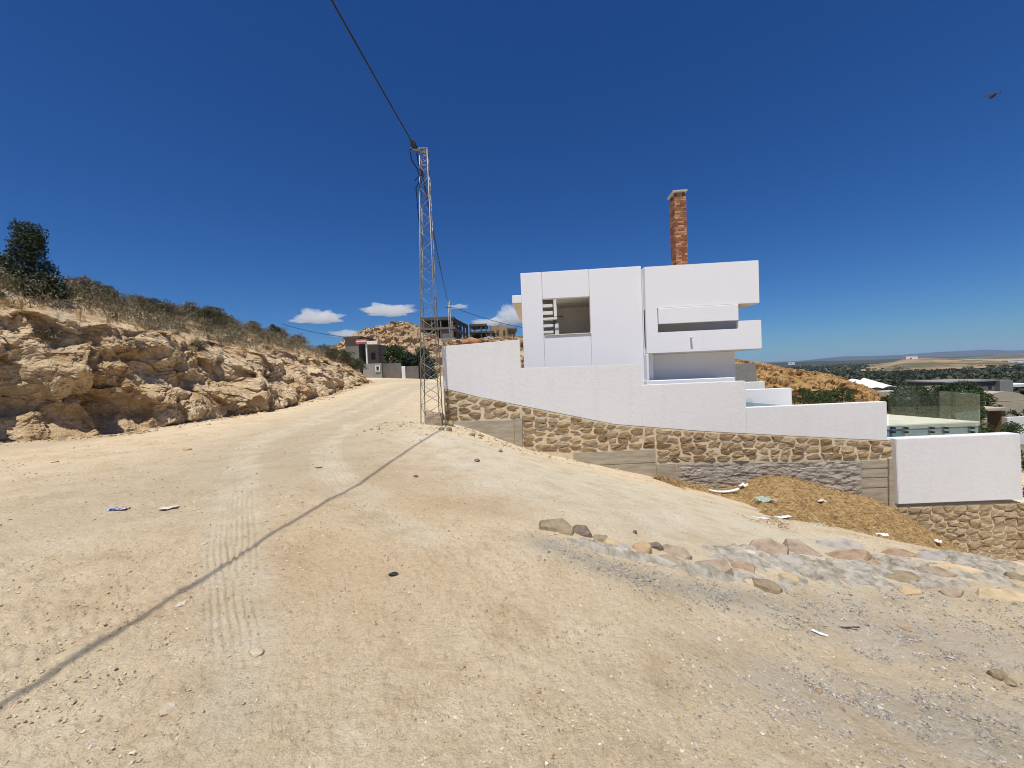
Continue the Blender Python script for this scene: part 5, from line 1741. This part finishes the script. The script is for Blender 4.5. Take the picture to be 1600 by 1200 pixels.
cement_bed()
EDGE = [  # px, py, width px, depth px, height m, material, turn, label
    (866, 826, 58, 17, .13, 'slab_olive', .2, 'long olive brown stone at the near left end of the edging'),
    (905, 832, 36, 12, .08, 'slab_dark', -.2, 'low dark stone right after the first olive brown edging stone'),
    (938, 843, 22, 9, .07, 'slab_olive', .1, 'small olive stone in the thin part of the cement edging'),
    (953, 850, 24, 12, .07, 'slab_sand', .5, 'small sandy stone half covered by cement in the edging'),
    (971, 856, 20, 10, .06, 'slab_grey', 0, 'small grey stone left of the orange edging stone'),
    (1003, 860, 28, 20, .12, 'slab_orange', .4, 'bright orange stone standing in the cement edging'),
    (1024, 855, 20, 11, .10, 'slab_dark', -.3, 'dark purple stone right behind the orange edging stone'),
    (1054, 864, 46, 14, .09, 'slab_brown', -.4, 'flat brown stone right of the dark purple stone'),
    (1044, 879, 42, 17, .08, 'slab_brown', .1, 'oval brown slab set in cement in front of the edging'),
    (1110, 889, 64, 22, .12, 'slab_brown', -.5, 'long slanting brown stone in the middle of the edging'),
    (1160, 888, 34, 14, .06, 'slab_rust', .2, 'flat rust coloured stone right of the long slanting stone'),
    (1197, 918, 32, 18, .11, 'slab_olive', -.4, 'chunky olive stone lying below the edging'),
    (1172, 911, 18, 9, .06, 'slab_sand', .3, 'small broken sandy stone left of the chunky olive stone'),
    (1198, 860, 50, 20, .13, 'slab_brown', .05, 'brown stone tilted up at the start of the wide cement bed'),
    (1169, 869, 20, 14, .10, 'pale_rock', .3, 'pale sandy cube of stone beside the tilted brown stone'),
    (1253, 861, 46, 20, .09, 'slab_brown', -.3, 'greyish brown slab right of the tilted brown stone'),
    (1312, 856, 60, 18, .06, 'slab_grey', -.1, 'flat grey slab at the top of the cement bed'),
    (1324, 872, 52, 18, .12, 'slab_rust', -.15, 'rust topped block below the flat grey slab'),
    (1360, 887, 46, 18, .10, 'slab_rust', .1, 'second rust topped block lower in the cement bed'),
    (1270, 888, 60, 18, .07, 'slab_olive', .15, 'rounded olive slab sunk in the middle of the cement bed'),
    (1408, 904, 44, 17, .10, 'slab_olive', -.35, 'dark olive stone below the rust topped blocks'),
    (1454, 896, 46, 15, .08, 'slab_brown', -.3, 'brown stone in the right half of the cement bed'),
    (1512, 900, 74, 24, .06, 'slab_sand', -.4, 'large sandy yellow slab in the right half of the cement bed'),
    (1404, 866, 38, 12, .07, 'slab_rust', 0, 'thin rust coloured slab at the foot of the straw heap'),
    (1484, 928, 32, 12, .08, 'slab_brown', .2, 'low brown stone at the lower edge of the cement bed'),
    (1562, 932, 60, 22, .06, 'slab_sand', -.1, 'sandy slab at the lower right of the cement bed'),
    (1590, 905, 34, 14, .07, 'slab_olive', .1, 'olive stone at the right edge of the picture'),
    (1420, 925, 30, 12, .05, 'slab_sand', .2, 'small yellow sandy stone below the dark olive stone'),
    (1232, 880, 34, 13, .08, 'slab_grey', .3, 'grey slab between the tilted brown stone and the rounded olive slab'),
    (1300, 897, 40, 14, .07, 'slab_brown', -.2, 'brown slab below the rust topped block'),
    (1345, 908, 34, 12, .07, 'slab_grey', .2, 'grey slab at the lower middle of the cement bed'),
    (1450, 872, 40, 12, .07, 'slab_grey', -.1, 'grey slab near the right foot of the straw heap'),
    (1545, 884, 44, 13, .07, 'slab_brown', -.2, 'brown slab at the upper right of the cement bed'),
    (1232, 903, 30, 11, .06, 'slab_sand', .1, 'sandy slab above the chunky olive stone'),
    (1566, 872, 60, 14, .14, 'slab_brown', -.35, 'dark brown plank like stone leaning at the foot of the right wall'),
]
for k, (px, py, wp, dp, h, mk, rot, lab) in enumerate(EDGE):
    g = G(px, py)
    s = g.y / 620
    vis = max(.25, (CAM_H - g.z) / g.y)
    me = slab_stone('edging_stone', wp * s * (1.22 if px < 1150 else 1.42), min(wp * s * 1.15, dp * s / vis * 1.3), h * .38 + .06, 200 + k, 5 + k % 3)
    me.materials.append(MT[mk])
    o = link(bpy.data.objects.new('edging_stone', me))
    o.location = (g.x, g.y, float(gz(g.x, g.y)) - .055)
    o.rotation_euler = (.20 + .10 * math.sin(k * 2.1), .15 * math.cos(k * 1.7), rot)
    tag(o, lab, 'stone', 'stones set along the cement edging')

# ------------------------------------------------------------------ single stones and clods lying about
LOOSE = [  # px, py, width px, height m, material, label
    (400, 1020, 30, .035, 'pale_rock', 'pale flat stone in the tyre track at the lower left'),
    (283, 944, 22, .02, 'pale_rock', 'thin pale stone left of the tyre track'),
    (262, 1110, 34, .03, 'pale_rock', 'pale pinkish stone sunk in the dirt at the lower left'),
    (1559, 1059, 32, .06, 'slab_olive', 'brown lump of dung at the right edge'),
    (1574, 1068, 22, .045, 'slab_olive', 'smaller dung lump touching the brown lump at the right edge'),
    (1280, 1081, 13, .03, 'slab_rust', 'small reddish stone in the gravel'),
    (1316, 1111, 11, .025, 'slab_rust', 'tiny red brick chip in the gravel'),
    (1415, 983, 20, .02, 'slab_rust', 'flat reddish stone chip at the edge of the gravel'),
    (693, 664, 15, .14, 'slab_olive', 'brown stone at the corner of the footing by the lattice pole'),
    (704, 665, 17, .16, 'slab_olive', 'larger brown stone beside the foot of the lattice pole'),
    (690, 672, 12, .10, 'slab_brown', 'small brown stone before the foot of the lattice pole'),
    (702, 673, 14, .11, 'slab_olive', 'lower brown stone of the little pile by the lattice pole'),
    (738, 681, 12, .08, 'slab_olive', 'brown stone on the pale slope below the concrete beam'),
    (782, 706, 10, .08, 'slab_grey', 'grey stone on the pale slope below the concrete post'),
    (745, 721, 12, .05, 'slab_dark', 'dark flat stone on the pale dirt slope'),
    (622, 645, 14, .06, 'pale_rock', 'pale stone beside the track left of the lattice pole'),
    (632, 652, 11, .07, 'pale_rock', 'pale stone nearest the lattice pole on the track edge'),
    (650, 745, 10, .03, 'slab_dark', 'dark chip beside the cable shadow'),
    (992, 833, 10, .04, 'slab_dark', 'dark chip on the pale slope above the edging'),
    (1117, 857, 9, .035, 'slab_dark', 'tiny dark chip on the pale slope near the tilted brown stone'),
    (293, 703, 14, .05, 'slab_sand', 'sandy stone on the track below the bank'),
    (86, 722, 13, .05, 'slab_sand', 'sandy clod at the left below the bank'),
    (497, 730, 14, .03, 'slab_sand', 'flat sandy stone between the tyre tracks'),
    (450, 777, 12, .025, 'pale_rock', 'little pale stone right of the tyre track'),
    (305, 797, 8, .02, 'pale_rock', 'tiny pale stone right of the crumpled paper'),
    (318, 850, 13, .02, 'pale_rock', 'small pale stone touching the tyre track'),
    (1235, 994, 8, .015, 'pale_rock', 'tiny pale stone left of the white plastic strip'),
]
for k, (px, py, wp, h, mk, lab) in enumerate(LOOSE):
    g = G(px, py)
    w = wp * g.y / 620
    me = rockmesh('loose_stone', w, w * .8, h * 1.6, 300 + k, 26, .15)
    me.materials.append(MT[mk])
    o = link(bpy.data.objects.new('dung_lump' if 'dung' in lab else 'loose_stone', me))
    o.location = (g.x, g.y, float(gz(g.x, g.y)) + h * (.05 if mk == 'pale_rock' else .32))
    o.rotation_euler = (0, 0, k * 1.3)
    tag(o, lab, 'dung' if 'dung' in lab else 'stone', 'loose stones on the dirt' if 'dung' not in lab else None)

# ------------------------------------------------------------------ litter
MT['plastic_w'] = simple('white_plastic', [(.3, (.70, .70, .70)), (.7, (.80, .80, .80))], 8, rough=.4, bstr=.2, bs=30)
MT['plastic_b'] = simple('blue_printed_film', [(.35, (.02, .035, .12)), (.5, (.05, .10, .30)), (.58, (.62, .62, .66)), (.72, (.30, .06, .07))], 22, 2, rough=.35, bstr=.2)
MT['paper'] = simple('dusty_paper', [(.3, (.52, .47, .40)), (.7, (.66, .61, .54))], 9, bstr=.3)
MT['rubber'] = simple('black_rubber', [(.3, (.02, .02, .02)), (.7, (.05, .045, .04))], 9, rough=.7, bstr=.5)
MT['bottle'] = simple('green_tinted_plastic', [(.3, (.30, .36, .27)), (.7, (.46, .50, .42))], 9, rough=.3, bstr=.3)
MT['ceramic'] = simple('white_glazed_ceramic', [(.3, (.66, .65, .62)), (.7, (.76, .75, .72))], 5, rough=.3, bstr=0)


def crumpled(name, g, w, d, h, m, seed, rz=0.0, fold=1.0):
    """a piece of film or paper lying on the ground: bent, lifted here and there, with a thickness"""
    n = 14
    R = np.random.default_rng(seed)
    U, Vv = np.meshgrid(np.linspace(-.5, .5, n), np.linspace(-.5, .5, n), indexing='ij')
    edge = 1 + .16 * pn2(U * 4 + seed, Vv * 4, seed)
    X, Y = U * w * edge, Vv * d * edge
    Z = h * (.45 + .9 * fbm2(U * 3 * fold + seed, Vv * 3 * fold, 3, seed)) + h * .6 * np.abs(U)
    Z = np.maximum(Z, .004)
    V = np.stack([X, Y, Z], -1).reshape(-1, 3)
    F = [tuple(q) for q in gridfaces(n, n)]
    V2 = V - np.array([0, 0, .003])
    N = n * n
    FF = F + [tuple(i + N for i in q[::-1]) for q in F]
    rim = [i * n for i in range(n)] + [(n - 1) * n + j for j in range(1, n)] + [i * n + n - 1 for i in range(n - 2, -1, -1)] + [j for j in range(n - 2, 0, -1)]
    for a, b in zip(rim, rim[1:] + rim[:1]): FF.append((a, b, b + N, a + N))
    o = pyobj(name, np.vstack([V, V2]), FF, m, None, smooth=False, loc=(g.x, g.y, g.z + .006))
    o.rotation_euler = (0, 0, rz)
    return o


def bottle(name, g, L, r, m, rz, label, tilt=0.05):
    t = tag(empty(name, (g.x, g.y, g.z + r * .9), rz), label, 'bottle')
    t.rotation_euler = (0, tilt, rz)
    prof = [(-.5, .6), (-.48, .95), (-.2, 1), (-.05, .86), (.1, 1), (.25, .95), (.36, .55), (.42, .34), (.47, .34)]
    V, F = [], []
    tube(V, F, [Vector((a * L, 0, .002 * i)) for i, (a, b) in enumerate(prof)], [b * r for a, b in prof], 12)
    pyobj('body', V, F, m, t, smooth=True)
    V, F = [], []
    tube(V, F, [Vector((.46 * L, 0, .018)), Vector((.52 * L, 0, .018))], r * .40, 10)
    pyobj('cap', V, F, MT['plastic_b'], t)


tag(crumpled('snack_wrapper', G(186, 797), .19, .08, .02, MT['plastic_b'], 1, .1), 'shiny blue snack wrapper lying on the dirt at the left', 'wrapper')
tag(crumpled('crumpled_paper', G(264, 795), .16, .09, .02, MT['paper'], 2, .4), 'dusty pale crumpled paper right of the blue wrapper', 'paper')
g = G(615, 898)
rme = rockmesh('rubber_scrap', .085, .055, .028, 77, 24, .3)
rme.materials.append(MT['rubber'])
o = link(bpy.data.objects.new('rubber_scrap', rme)); o.location = (g.x, g.y, float(gz(g.x, g.y)) + .006); o.rotation_euler = (0, 0, .2)
tag(o, 'small black rubber scrap in the middle of the dirt', 'rubber scrap')
tag(crumpled('plastic_strip', G(1281, 991), .11, .03, .012, MT['plastic_w'], 4, -.9), 'small white plastic strip below the edging stones', 'plastic')
tag(crumpled('rusty_strip', G(1322, 982), .22, .015, .012, MT['slab_rust'] if False else MT['bark'], 5, -.1), 'thin dark bent strip lying beside the white plastic strip', 'strip')
def hp(px, py, Y, lift=.02):
    d = HEAPV - np.array(CAMP)
    dep = d @ np.array(fwd)
    ux, uy = 800 + FPX * (d @ np.array(rt)) / dep, 600 - FPX * (d @ np.array(up)) / dep
    i = int(np.argmin((ux - px) ** 2 + (uy - py) ** 2 + .02 * dep))
    return Vector(HEAPV[i]) + Vector((0, -.03, .03))
tag(crumpled('plastic_scrap', hp(1271, 829, 8.4, .0) * 1, .26, .22, .10, MT['bottle'], 6, .3), 'grey green crumpled plastic at the lower edge of the straw heap', 'plastic')
tag(crumpled('plastic_scrap', hp(1376, 838, 9.4, .05), .20, .12, .05, MT['plastic_w'], 7, -.5), 'bright white scrap on the lower straw heap', 'plastic')
tag(crumpled('plastic_scrap', hp(1464, 848, 10.2, .06), .16, .14, .07, MT['plastic_w'], 8, .8), 'white scrap on the right end of the straw heap', 'plastic')
tag(crumpled('plastic_scrap', hp(1221, 811, 9.0, .03), .30, .09, .04, MT['plastic_w'], 9, .1), 'long white scrap near the lower left of the straw heap', 'plastic')
tag(crumpled('paper_scrap', hp(1281, 786, 10.5, .08), .18, .14, .06, MT['paper'], 10, .1), 'pinkish paper scrap high on the straw heap', 'paper')
tag(crumpled('paper_scrap', hp(1183, 812, 8.6, .03), .34, .05, .03, MT['plastic_w'], 12, -.45), 'thin white strip at the foot of the straw heap', 'paper')
bg_ = hp(1188, 785, 10.2, .10)
bottle('plastic_bottle', bg_, .36, .065, MT['bottle'], .5, 'squashed greenish plastic bottle lying on the straw heap')
tag(crumpled('plastic_bag', hp(1196, 788, 10.0, .09), .34, .22, .12, MT['bottle'], 13, .2), 'dusty greenish plastic bag beside the bottle on the straw heap', 'plastic bag')


def curved_shard(g, L, r, m, rz):
    V, F = [], []
    n = 18
    for i in range(n):
        t = i / (n - 1)
        an = math.pi * (1.18 + .64 * t)
        c, s = math.cos(an) * L, math.sin(an) * L * .45 + L * .5
        for (dy, dz) in ((-r, .0), (-r * .6, r * .8), (r * .6, r * .8), (r, 0)):
            V.append((c, s * .3 + dy, s * .55 + dz))
    for i in range(n - 1):
        for k in range(4):
            a, b = i * 4 + k, i * 4 + (k + 1) % 4
            F.append((a, b, b + 4, a + 4))
    F += [(3, 2, 1, 0), tuple(range(4 * n - 4, 4 * n))]
    o = pyobj('ceramic_shard', V, F, m, None, True, (g.x, g.y, g.z))
    o.rotation_euler = (0, 0, rz)
    return o


tag(curved_shard(hp(1132, 771, 10.9, .06), .50, .06, MT['ceramic'], 0), 'curved white ceramic shard leaning at the left of the straw heap', 'ceramic shard')
tag(crumpled('plaster_lump', hp(1160, 762, 11.2, .05), .26, .16, .08, MT['plastic_w'], 15, .6), 'white plaster lump above the curved ceramic shard', 'plaster')

# ------------------------------------------------------------------ pebbles and gravel (uncountable)
def scatter_rocks(name, x, y, size, m, tone, label, sink=.35, seed=0):
    r2 = np.random.default_rng(seed)
    n = len(x)
    base = np.array([(1, 0, 0), (-1, 0, 0), (0, 1, 0), (0, -1, 0), (0, 0, 1), (0, 0, -1)], float)
    fac = np.array([(0, 2, 4), (2, 1, 4), (1, 3, 4), (3, 0, 4), (2, 0, 5), (1, 2, 5), (3, 1, 5), (0, 3, 5)])
    an = r2.uniform(0, 2 * math.pi, n)
    sc = size[:, None] * np.stack([r2.uniform(.6, 1.2, n), r2.uniform(.45, .9, n), r2.uniform(.3, .65, n)], 1) * .5
    v = base[None] * sc[:, None, :] * r2.uniform(.7, 1.25, (n, 6, 1)) + r2.normal(size=(n, 6, 3)) * size[:, None, None] * .09
    c, s = np.cos(an)[:, None], np.sin(an)[:, None]
    vx, vy = v[..., 0] * c - v[..., 1] * s, v[..., 0] * s + v[..., 1] * c
    z = gz(x, y)
    V = np.stack([vx + x[:, None], vy + y[:, None], v[..., 2] + z[:, None] + (size * (.5 - sink) * .4)[:, None]], -1).reshape(-1, 3)
    F = (fac[None] + (np.arange(n) * 6)[:, None, None]).reshape(-1, 3)
    o = npobj(name, V, F, m, None, smooth=False, attrs={'tone': np.repeat(tone, 6)})
    tag(o, label, 'gravel', kind='stuff')


def tone_mat(name, stops):
    m, nt, b = newmat(name, .92, .15)
    a = nd(nt, 'ShaderNodeAttribute', attribute_name='tone').outputs['Fac']
    c = mixc(nt, 1.0, ramp(nt, a, stops), ramp(nt, noise_node(nt, objcoord(nt), 120, 3), [(.3, (.8, .8, .8)), (.7, (1.15, 1.15, 1.15))]), 'MULTIPLY')
    nt.links.new(c, b.inputs['Base Color'])
    return m


def pebbles():
    r2 = np.random.default_rng(21)
    n = 44000
    th = np.radians(r2.uniform(-58, 58, n)); r = np.exp(r2.uniform(math.log(1.35), math.log(15), n))
    x, y = r * np.sin(th), r * np.cos(th)
    A, t = masks(x, y)
    keep = (y < 11.4) & (x > -11) & (r2.random(n) < (.35 + .65 * sstep(-.2, .35, fbm2(x * .6, y * .6, 2, 61))) * (1 - .55 * A['pale']) * (1 - .5 * t))
    keep &= ~((x > 2) & (y > 8))
    x, y, r = x[keep], y[keep], r[keep]
    size = r2.lognormal(math.log(.0115), .55, len(x)) * (r / 3.0) ** .42
    size = np.clip(size, .004, .016 + .0022 * r)
    scatter_rocks('pebbles', x, y, size, tone_mat('sandy_pebbles', [(0, (.26, .18, .10)), (.25, (.44, .33, .20)), (.6, (.60, .48, .31)), (.85, (.74, .65, .50)), (.95, (.42, .38, .33)), (1, (.28, .25, .22))]), r2.random(len(x)), 'small sandy pebbles and crumbs strewn over the dirt', seed=22)
    # blue grey crushed gravel at the right
    n = 19000
    g = [G(1460, 985), G(1540, 1010), G(1380, 1000), G(1500, 1090), G(1560, 1150), G(1400, 1060), G(1290, 1075), G(1350, 1130), G(1260, 1020), G(1200, 1110), G(1480, 1170)]
    wts = np.array([1.4, 1.5, .9, .9, .9, .6, .45, .5, .3, .3, .6]); wts /= wts.sum()
    sp = np.array([(.75, .28), (.8, .3), (.5, .25), (.5, .28), (.5, .25), (.4, .25), (.4, .22), (.4, .2), (.4, .3), (.5, .2), (.5, .15)])
    k = r2.choice(len(g), n, p=wts)
    x = np.array([q.x for q in g])[k] + r2.normal(size=n) * sp[k, 0]
    y = np.array([q.y for q in g])[k] + r2.normal(size=n) * sp[k, 1]
    keep = (fbm2(x * 2.2, y * 2.2, 3, 63) > -.12) & (y > .9)
    x, y = x[keep], y[keep]
    size = np.clip(r2.lognormal(math.log(.011), .45, len(x)), .004, .034)
    scatter_rocks('gravel', x, y, size, tone_mat('blue_grey_gravel', [(0, (.20, .18, .155)), (.4, (.32, .295, .26)), (.75, (.46, .43, .385)), (1, (.62, .56, .48))]), r2.random(len(x)), 'blue grey crushed gravel strewn over the dirt at the right', seed=23)
    # grey crumbs of cement along the edging
    n = 9000
    pts = gpath([(860, 850), (930, 878), (1010, 902), (1100, 925), (1200, 945), (1320, 945), (1450, 940), (1600, 945)])
    seg = r2.integers(0, len(pts) - 1, n); t = r2.random(n)
    p0, p1 = np.array(pts)[seg], np.array(pts)[seg + 1]
    q = p0 + (p1 - p0) * t[:, None] + r2.normal(size=(n, 2)) * .17
    size = np.clip(r2.lognormal(math.log(.010), .6, n), .004, .05)
    scatter_rocks('cement_crumbs', q[:, 0], q[:, 1], size, tone_mat('grey_crumbs', [(0, (.18, .16, .13)), (.5, (.33, .30, .25)), (1, (.50, .46, .39))]), r2.random(n), 'grey cement crumbs scattered along the edging stones', seed=24)
    # rubble along the foot of the bank and of the wall
    n = 2600
    yy = r2.uniform(6, 38, n); xx = bank_base(yy) + np.abs(r2.normal(size=n)) * .55
    scatter_rocks('bank_rubble', xx, yy, np.clip(r2.lognormal(math.log(.06), .55, n), .02, .30), tone_mat('bank_rubble', [(0, (.36, .24, .12)), (.5, (.50, .37, .21)), (1, (.62, .49, .32))]), r2.random(n), 'crumbled rock along the foot of the bank', seed=25)
    n = 1100
    k = r2.random(n)
    xx = wx(600, 640) + k * (wx(1010, 740) - wx(600, 640)) * (r2.random(n) ** .5); yy = 11.75 - np.abs(r2.normal(size=n)) * .9
    scatter_rocks('wall_rubble', xx, yy, np.clip(r2.lognormal(math.log(.035), .6, n), .012, .2), tone_mat('wall_rubble', [(0, (.30, .21, .12)), (.5, (.50, .40, .27)), (1, (.64, .55, .40))]), r2.random(n), 'small rubble below the stone footing and around the pole', seed=26)


pebbles()

# ------------------------------------------------------------------ a bird high on the right
bp = P(1552, 150, 16)
bird = tag(empty('bird', bp), 'small dark bird flying high in the blue sky at the right', 'bird')
bird.rotation_euler = (.3, -.55, .2); bird.scale = (1.25, 1.1, 1.6)
V, F = [], []
tube(V, F, [Vector((-.17, 0, 0)), Vector((-.10, 0, .005)), Vector((0, 0, .01)), Vector((.08, 0, .01)), Vector((.12, 0, .015)), Vector((.15, 0, .01))], [.012, .035, .048, .035, .026, .006], 8)
pyobj('body', V, F, MT['rubber'], bird, True)
for sg in (-1, 1):
    V = [(.07, sg * .02, .02), (-.06, sg * .02, .02), (-.09, sg * .13, .07), (.03, sg * .13, .08), (-.15, sg * .24, .05), (-.06, sg * .22, .07)]
    V += [(x, y, z - .008) for x, y, z in V]
    F = [(0, 1, 2, 3), (3, 2, 4, 5), (9, 8, 7, 6), (11, 10, 8, 9), (0, 3, 9, 6), (3, 5, 11, 9), (5, 4, 10, 11), (4, 2, 8, 10), (2, 1, 7, 8), (1, 0, 6, 7)]
    pyobj('wing', V, F, MT['rubber'], bird)

# ------------------------------------------------------------------ small clouds over the hill
mc = bpy.data.materials.new('cloud_vapour')
mc.use_nodes = True
nt = mc.node_tree
nt.nodes.remove(nt.nodes['Principled BSDF'])
pv = nd(nt, 'ShaderNodeVolumePrincipled')
pv.inputs['Color'].default_value = (1, 1, 1, 1); pv.inputs['Density'].default_value = .016; pv.inputs['Anisotropy'].default_value = .2
nt.links.new(pv.outputs[0], nt.nodes['Material Output'].inputs['Volume'])


def cloud(px, py, wp, hp_, Y, seed, label):
    c = P(px, py, Y)
    W, Hh = wp * Y / 620, hp_ * Y / 620
    bm = bmesh.new()
    bmesh.ops.create_icosphere(bm, subdivisions=5, radius=.5)
    co = np.array([tuple(v.co) for v in bm.verts])
    n = fbm3(co[:, 0] * 3.4 + seed, co[:, 1] * 3.4, co[:, 2] * 3.4, 4, seed, .6)
    n2 = np.abs(fbm3(co[:, 0] * 6 + seed, co[:, 1] * 6, co[:, 2] * 6, 2, seed + 3))
    k = 1 + .75 * n + .25 * n2
    co = co * k[:, None]
    co[:, 2] = np.where(co[:, 2] < 0, co[:, 2] * .45, co[:, 2])
    for v, q in zip(bm.verts, co): v.co = (q[0] * W, q[1] * W * .7, q[2] * Hh)
    o = bmobj('cloud', bm, mc, None, True, c)
    tag(o, label, 'cloud')


cloud(497, 499, 66, 24, 3000, 1, 'small white cloud above the end of the earth bank')
cloud(608, 487, 68, 22, 3000, 2, 'flat white cloud left of the lattice pole above the rocky hill')
cloud(542, 523, 42, 13, 3000, 3, 'low pale cloud just above the small grey house')
cloud(800, 500, 46, 40, 3000, 4, 'puffy white cloud touching the left side of the white house')
cloud(765, 505, 50, 14, 3000, 5, 'thin cloud streak above the ochre house')
cloud(716, 480, 30, 8, 3000, 6, 'faint wisp of cloud right of the lattice pole')

# ------------------------------------------------------------------ haze in the air of the valley
mh = bpy.data.materials.new('valley_haze')
mh.use_nodes = True
nt = mh.node_tree
nt.nodes.remove(nt.nodes['Principled BSDF'])
pv = nd(nt, 'ShaderNodeVolumePrincipled')
pv.inputs['Color'].default_value = (.50, .70, 1, 1); pv.inputs['Density'].default_value = 5.2e-5; pv.inputs['Anisotropy'].default_value = .0
nt.links.new(pv.outputs[0], nt.nodes['Material Output'].inputs['Volume'])
hz = boxes('haze', [(-16000, 16000, -11000, 12500, -170, 190)], mh)
tag(hz, 'thin bluish haze lying over the valley', 'haze', kind='stuff')
